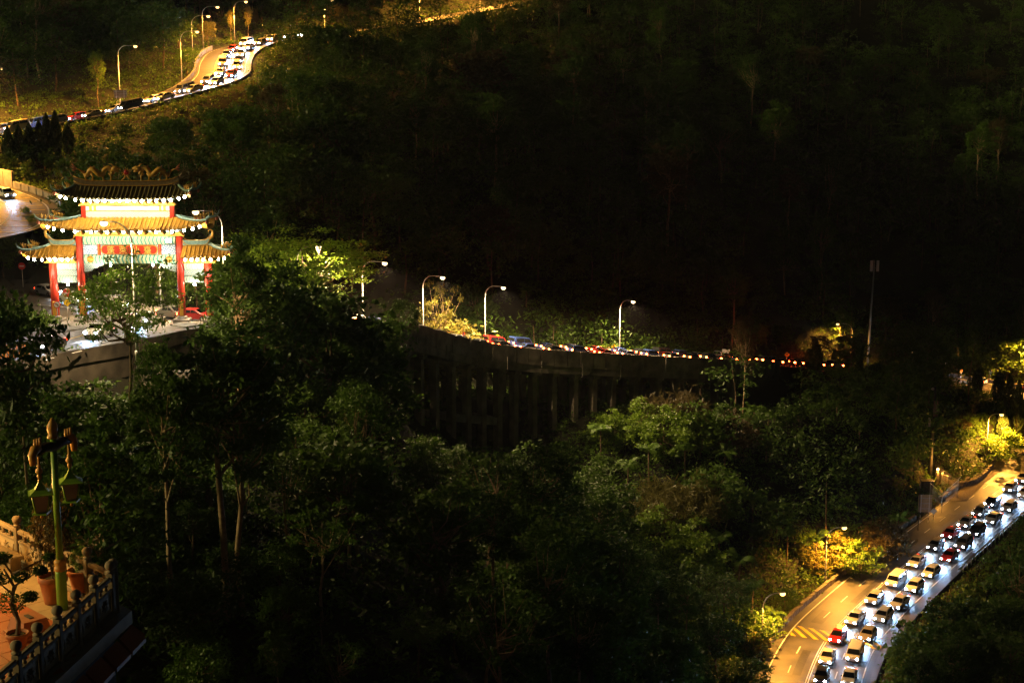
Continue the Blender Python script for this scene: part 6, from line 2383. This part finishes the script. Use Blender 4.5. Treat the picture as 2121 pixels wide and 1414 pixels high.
# cypresses
gC = 'cypress trees'
for (px, base, top, Y, fat, lab) in ((1690, 760, 708, 296, 1.6, 'dark cypress in front of the left-bent lamp, larger of two'), (1674, 758, 722, 296, 1.3, 'small dark cypress left of the larger one by the red lights'),
                                     (1780, 765, 700, 300, .8, 'slim light-edged cypress left of the tall mast'), (1728, 756, 722, 320, 1.0, 'small cypress left of the bent lamp'), (1757, 765, 728, 305, 1.4, 'squat cypress at the foot of the bent lamp'),
                                     (2024, 808, 762, 296, 1.5, 'cypress on the bank, leftmost of four before the distant stretch'), (2068, 820, 768, 290, 1.4, 'cypress on the bank, second of four before the distant stretch'),
                                     (2090, 830, 776, 286, 1.1, 'cypress on the bank, third of four before the distant stretch'), (2106, 870, 790, 277, 1.2, 'tall cypress on the bank, rightmost of four'),
                                     (1988, 962, 893, 273, 1.1, 'cypress in the cluster above the lay-by, leftmost'), (2004, 955, 880, 276, 1.0, 'cypress in the cluster above the lay-by, second'),
                                     (2017, 962, 885, 273, 1.1, 'cypress in the cluster above the lay-by, third'), (2031, 954, 890, 276, 1.1, 'cypress in the cluster above the lay-by, fourth'),
                                     (2052, 948, 888, 275, 1.0, 'cypress in the cluster above the lay-by, rightmost'), (2075, 925, 850, 274, 1.2, 'cypress right of the lay-by lamp'),
                                     (18, 318, 262, 256, 1.1, 'small dark cypress below the upper road, first from the left'), (40, 312, 258, 257, 1.1, 'small dark cypress below the upper road, second from the left'),
                                     (62, 306, 255, 258, 1.1, 'small dark cypress below the upper road, third from the left'), (82, 300, 250, 259, 1.1, 'small dark cypress below the upper road, fourth from the left'),
                                     (98, 296, 235, 260, 1.0, 'tall dark cypress below the upper road, left of a close pair'), (116, 292, 230, 261, 1.0, 'tall dark cypress below the upper road, right of a close pair'),
                                     (140, 285, 258, 263, 1.6, 'squat round cypress right of the pair below the upper road')):
    p = gp(px, base, Y)
    H = max(1.8, PY(px, top, Y).z - p.z)
    cypress(p, min(H, 12), fat * min(1, 5.5 / H + .2) * .85, lab, gC)

# clipped trees along the upper road kerb
for k, (px, py, Y) in enumerate(((165, 256, 272), (185, 252, 274), (205, 247, 276))):
    p = PY(px, py, Y); p.z = G(p.x, p.y)
    tree('bushy', p, 1.7, 'small round clipped shrub on the kerb of the upper road, %s from the left' % ORD[k], 'clipped kerb shrubs', L_DARK, cat='shrub')

# plants on the terrace
pl = tree('shrub', POT1 + Vector((0, 0, .6)), 2.4, 'tall thin leafy shrub growing in the large terracotta pot', 'terrace plants', L_DRY, .6, 'potted_shrub', 'shrub', None, .38)
tree('bushy', POT2 + Vector((0, 0, .55)), .9, 'small plant in the half hidden terracotta pot', 'terrace plants', L_MID, .6, 'potted_shrub', 'shrub', None, .6)
cl = thing('clipped_pine', 'cloud-pruned dark pine in the small pot at the lower left', 'tree', tuple(POT3 + Vector((0, 0, .38))))
MB().tube([(0, 0, -.1), (.05, 0, .3), (-.1, .05, .7), (-.05, .1, 1.1), (-.25, .1, 1.5)], [.06, .05, .045, .035, .02], 6).build('trunk', M_BARK, cl)
for (x, y, z, r) in ((-.15, 0, .75, .42), (.3, .1, .85, .2), (-.45, .1, 1.25, .3), (.1, .15, 1.3, .22), (.55, .15, 1.45, .18), (-.3, .1, 1.75, .25), (.75, .2, 1.75, .14)):
    C = rng.normal(size=(420, 3)); C /= np.linalg.norm(C, axis=1)[:, None]; C *= r * rng.uniform(.5, 1, 420)[:, None]; C[:, 2] *= .6
    V, F = leaves(C + np.array([x, y, z]), .09, .04)
    obj('foliage_pad', npmesh('foliage_pad', V, F, L_DARK), cl)['kind'] = 'stuff'
    MB().tube([(-.05, .05, max(.3, z - .35)), (x, y, z)], [.025, .012], 5).build('branch', M_BARK, cl)

# banana plant
def banana(px, py, Y, H, label):
    Yb = 48.0
    while Yb < 160 and PY(px, py, Yb).z > G(PY(px, py, Yb).x, Yb): Yb += 1.0
    p = gp(px, py, Yb)
    t = thing('banana_plant', label, 'banana plant', tuple(p), 0, 'banana plants')
    MB().tube([(0, 0, -.5), (.05, 0, H * .4), (0, .05, H * .62)], [.22, .17, .1], 8).build('stem', M_BARKP, t)
    for k in range(9):
        a = 2 * math.pi * k / 9 + rng.uniform(-.2, .2)
        L = H * rng.uniform(.42, .6); e = rng.uniform(.5, 1.4)
        V, F = [], []
        n = 12
        for i in range(n + 1):
            u = i / n
            r_ = L * (u * math.cos(e * (1 - .4 * u)) + .05); z = H * .6 + L * (u * math.sin(e) - .75 * u * u * math.cos(e * .6))
            w_ = L * .13 * math.sin(math.pi * min(1, .06 + u * .96)) ** .6
            c = np.array([r_ * math.cos(a), r_ * math.sin(a), z]); s = np.array([-math.sin(a), math.cos(a), 0])
            jag = 1 + .18 * math.sin(i * 2.7 + k)
            V += [tuple(c - s * w_ * jag - np.array([0, 0, w_ * .5])), tuple(c), tuple(c + s * w_ * jag - np.array([0, 0, w_ * .5]))]
        for i in range(n):
            F += [(3 * i, 3 * i + 1, 3 * i + 4, 3 * i + 3), (3 * i + 1, 3 * i + 2, 3 * i + 5, 3 * i + 4)]
        MB().add(V, F, True).build('leaf', L_FERN, t)


banana(250, 1060, 74, 7.5, 'banana plant with broad ragged leaves right of the terrace lamp')
banana(372, 1030, 84, 7.5, 'banana plant among the trunks in the left foreground')

# ---- individual trees filling the slopes
CLEAR = [([(810, 672), (1000, 690), (1300, 715), (1600, 735), (1600, 800), (1480, 830), (1240, 855), (1060, 920), (960, 930), (900, 860), (860, 770), (810, 735)], 241),
         ([(40, 320), (470, 320), (480, 640), (450, 690), (350, 760), (290, 800), (190, 820), (100, 800), (-50, 780), (-50, 560)], 162),
         ([(430, 960), (530, 960), (530, 1310), (430, 1310)], 94),
         ([(620, 1040), (760, 1040), (760, 1220), (620, 1220)], 100),
         ([(860, 960), (1010, 960), (1010, 1180), (860, 1180)], 126),
         ([(-50, 245), (380, 140), (405, 60), (660, 55), (660, 92), (535, 105), (535, 165), (430, 210), (240, 250), (-50, 312)], 330),
         ([(1570, 1430), (1590, 1350), (1640, 1270), (1700, 1215), (1900, 1070), (2130, 850), (2130, 1105), (1960, 1225), (1840, 1345), (1800, 1430)], 300),
         ([(1930, 765), (2130, 775), (2130, 870), (1985, 825)], 330),
         ([(1880, 970), (1940, 960), (2070, 930), (2080, 1010), (1900, 1110)], 280),
         ([(-10, 840), (190, 840), (260, 1150), (270, 1430), (-10, 1430)], 60),
         ([(740, 530), (1330, 530), (1330, 735), (740, 690)], 240),
         ([(560, 450), (730, 450), (730, 620), (560, 600)], 185),
         ([(1200, 790), (1560, 790), (1560, 1000), (1500, 1180), (1350, 1180), (1330, 1000), (1210, 900)], 225),
         ([(1560, 1080), (1800, 1080), (1760, 1200), (1600, 1400), (1520, 1400), (1560, 1250)], 208),
         ([(-10, 360), (110, 360), (110, 500), (-10, 500)], 240),
         ([(1620, 650), (1830, 530), (1830, 760), (1620, 760)], 330),
         ([(180, 85), (300, 85), (300, 230), (180, 230)], 298)]


def blocked(x, y, z, H, r):
    pts = np.array([(x, y, z + H), (x - r, y, z + H * .7), (x + r, y, z + H * .7), (x, y, z + H * .5), (x, y, z + H * .85), (x - r * .7, y, z + H * .9), (x + r * .7, y, z + H * .9), (x - r, y, z + H * .5), (x + r, y, z + H * .5)])
    px, py, d = proj(pts[:, 0], pts[:, 1], pts[:, 2])
    for poly, dep in CLEAR:
        if y < dep and inpoly(px, py, np.array([p[0] for p in poly]), np.array([p[1] for p in poly])).any():
            return True
    return False


def region(px, py, Y):
    if Y > 255 and px < 660 and py < 240: return 'on the hillside around the upper road'
    if Y > 195 and px < 720: return 'on the slope between gate and upper road'
    if Y > 225 and py < 760: return 'on the black hillside behind the viaduct'
    if px > 1700 and py > 1050: return 'on the black slope below the lower road'
    if px > 1180 and Y > 165: return 'on the slope between viaduct and lower road'
    if px > 760: return 'in the gully in front of the viaduct'
    return 'in the dark wood below the gate'


KN = {'round': 'round-crowned tree', 'round2': 'broad tree', 'tall': 'tall bare-trunked tree', 'tall2': 'tall narrow tree', 'umbrella': 'flat-crowned tree', 'open': 'thin branching tree'}
cand = []
tries = 0
placed = []
need = {'in the dark wood below the gate': 46, 'in the gully in front of the viaduct': 34, 'on the black hillside behind the viaduct': 56, 'on the slope between gate and upper road': 30,
        'on the slope between viaduct and lower road': 14, 'on the hillside around the upper road': 24, 'on the black slope below the lower road': 10}
N_ = 9000
qx = rng.uniform(-40, 2160, N_); qd = np.concatenate([rng.uniform(62, 200, N_ // 2), rng.uniform(200, 470, N_ - N_ // 2)])
wx = (qx - 1060.5) / FPX * qd * 1.02
wz, we = ground(wx, qd, True)
for i in range(N_):
    if we[i] < 3.5: continue
    x, y, z = wx[i], qd[i], wz[i]
    px, py, d = proj(x, y, z)
    if py > 1560 or py < -40: continue
    rg_ = region(float(px), float(py), y)
    if need.get(rg_, 0) <= 0: continue
    near = y < 190
    k = rng.choice(['round', 'round2', 'tall', 'tall2', 'umbrella', 'open'], p=[.24, .2, .2, .16, .08, .12])
    H = rng.uniform(8, 14) if k in ('round', 'round2', 'open', 'umbrella') else rng.uniform(13, 20)
    if not near: H *= rng.uniform(1.0, 1.35)
    if 82 < y < 110 and x < -11: H = min(H, 5.5)
    r = H * .3
    if any((x - a) ** 2 + (y - b) ** 2 < (2.8 + .010 * y) ** 2 for a, b in placed): continue
    if blocked(x, y, z, H, r):
        H *= .55; r *= .55
        if blocked(x, y, z, H, r): continue
    placed.append((x, y)); need[rg_] -= 1
    cand.append((float(px), rg_, k, x, y, z, H))
cand.sort(key=lambda c: c[0])
cnt = {}
for (px, rg_, k, x, y, z, H) in cand:
    key = (rg_, k)
    n = cnt.get(key, 0); cnt[key] = n + 1
    leaf = [L_DARK, L_MID, L_DARK, L_DRY][int(rng.integers(0, 4))] if y > 200 else [L_DARK, L_MID][int(rng.integers(0, 2))]
    tree(k, (x, y, z), H, '%s %s from the left %s' % (ORD[n], KN[k], rg_), 'trees ' + rg_, leaf)

# ---- far wood that reads as one mass, and undergrowth
def scatter(n, ylo, yhi, pow_=1.0):
    d = ylo + (yhi - ylo) * rng.uniform(0, 1, n) ** pow_
    px = rng.uniform(-120, 2240, n)
    x = (px - 1060.5) / FPX * d * 1.02
    z, e = ground(x, d, True)
    return x, d, z, e


x, y, z, e = scatter(2000, 195, 520, .9)
ok = []
for i in range(len(x)):
    if e[i] < 4.5: continue
    H = rng.uniform(9, 17)
    if blocked(x[i], y[i], z[i], H, H * .3):
        H = rng.uniform(3, 5)
        if blocked(x[i], y[i], z[i], H, H * .3): continue
    ok.append((x[i], y[i], z[i], H))
VV = []
TM = MB()
for (a, b, c, H) in ok:
    ncl = 30
    cc = clump_centres(ncl, H * .62, (H * .36, H * .36, H * .36))
    P = crown_pts(cc, 16, H * .13, .5)
    V, F = leaves(P + np.array([a, b, c]), (.5 + .02 * H), .34)
    VV.append(V)
    if rng.uniform() < .5:
        TM.tube([(a, b, c - 1), (a + rng.normal() * .3, b, c + H * .35), (a + rng.normal() * .5, b, c + H * .75)], [.2, .15, .05], 5, False)
VV = np.concatenate(VV)
far = obj('forest', npmesh('forest', VV, np.arange(len(VV)).reshape(-1, 4), L_DARK))
tag(far, 'dense dark forest covering the far hillside', 'forest', kind='stuff')
tag(TM.build('forest_trunks', M_BARK), 'slim trunks showing inside the far forest', 'forest', kind='stuff')

x, y, z, e = scatter(17000, 30, 480, 1.0)
_, e = ground(x, y, 2)
k = (e > .9)
x, y, z, e = x[k], y[k], z[k], e[k]
inter = ((x - CORN.x) * outS.x + (y - CORN.y) * outS.y < 1.5) & ((x - CORN.x) * outB.x + (y - CORN.y) * outB.y < 1.5) & (y < 50)
x, y, z = x[~inter], y[~inter], z[~inter]
ex, ey = [], []
for road, d0, d1, n in ((UPPER, 10, 250, 2600), (MAIN, MAIN_V0, MAIN.L - 30, 5200), (RAMP, 0, RAMP.L, 700)):
    d = rng.uniform(d0, d1, n); off = (5.5 + 1.8 + rng.uniform(0, 1, n) ** 1.4 * 13) * rng.choice([-1, 1], n)
    for a, b in zip(d, off):
        p = road.at(a, b); ex.append(p.x); ey.append(p.y)
ex, ey = np.array(ex), np.array(ey)
px_ = np.concatenate([rng.uniform(1080, 2160, 6500), rng.uniform(-60, 480, 2600), rng.uniform(950, 1650, 3000)]); d_ = np.concatenate([rng.uniform(160, 300, 6500), rng.uniform(95, 165, 2600), rng.uniform(115, 190, 3000)])
ex = np.concatenate([ex, (px_ - 1060.5) / FPX * d_ * 1.02]); ey = np.concatenate([ey, d_])
ez, ee = ground(ex, ey, 2)
k = ee > 1.6
x, y, z = np.concatenate([x, ex[k]]), np.concatenate([y, ey[k]]), np.concatenate([z, ez[k]])
cc = np.stack([x, y, z + .5], 1)
P = crown_pts(cc, 15, 1.4, .5)
V, F = leaves(P, .58, .26)
ug = obj('undergrowth', npmesh('undergrowth', V, F, L_MID))
tag(ug, 'tangled undergrowth covering the valley floor and slopes', 'undergrowth', kind='stuff')

# grass on the banks of the lower road and the upper verge
GV = []
for (road, d0, d1, o0, o1, n) in ((MAIN, MAIN_LOW0, MAIN_LOW1 + 8, 7.9, 16, 9000), (MAIN, la, lb, -12, -8.2, 5000), (MAIN, MAIN_LOW0, la, -13, -8.5, 2500), (MAIN, MAIN_RIGHT - 30, MAIN_RIGHT + 30, 6.8, 10, 3500), (UPPER, 20, 80, 6.4, 10, 4000),
                                  (UPPER, 30, 95, -10, -6.4, 4000)):
    d = rng.uniform(d0, d1, n); off = rng.uniform(o0, o1, n)
    P = np.array([tuple(road.at(a, b)) for a, b in zip(d, off)])
    P[:, 2] = ground(P[:, 0], P[:, 1])
    h = rng.uniform(.25, .7, n)[:, None]; a = rng.uniform(0, 6.28, n)
    s = np.stack([np.cos(a), np.sin(a), 0 * a], 1) * .05
    tip = P + np.stack([rng.normal(size=n) * .15, rng.normal(size=n) * .15, np.zeros(n)], 1); tip[:, 2] += h[:, 0]
    m_ = (P + tip) / 2
    GV.append(np.stack([P - s, P + s, m_ + s * .8, tip], 1).reshape(-1, 3))
GV = np.concatenate(GV)
tag(obj('grass', npmesh('grass', GV, np.arange(len(GV)).reshape(-1, 4), L_GRASS)), 'rough grass on the road banks', 'grass', kind='stuff')
# ------------------------------------------------------------------ thin night mist
hz = MB().box((20, 255, 130), (1100, 640, 250)).build('haze', None)
hz.data.materials.clear()
hm = bpy.data.materials.new('mist')
hm.use_nodes = True
hn = hm.node_tree
hn.nodes.clear()
ho = hn.nodes.new('ShaderNodeOutputMaterial')
hv = hn.nodes.new('ShaderNodeVolumePrincipled')
hv.inputs['Color'].default_value = (.9, .92, 1, 1)
hv.inputs['Density'].default_value = 0.00007
hv.inputs['Anisotropy'].default_value = 0.15
hn.links.new(hv.outputs[0], ho.inputs['Volume'])
hz.data.materials.append(hm)
tag(hz, 'thin night mist over the valley', 'mist', kind='stuff')
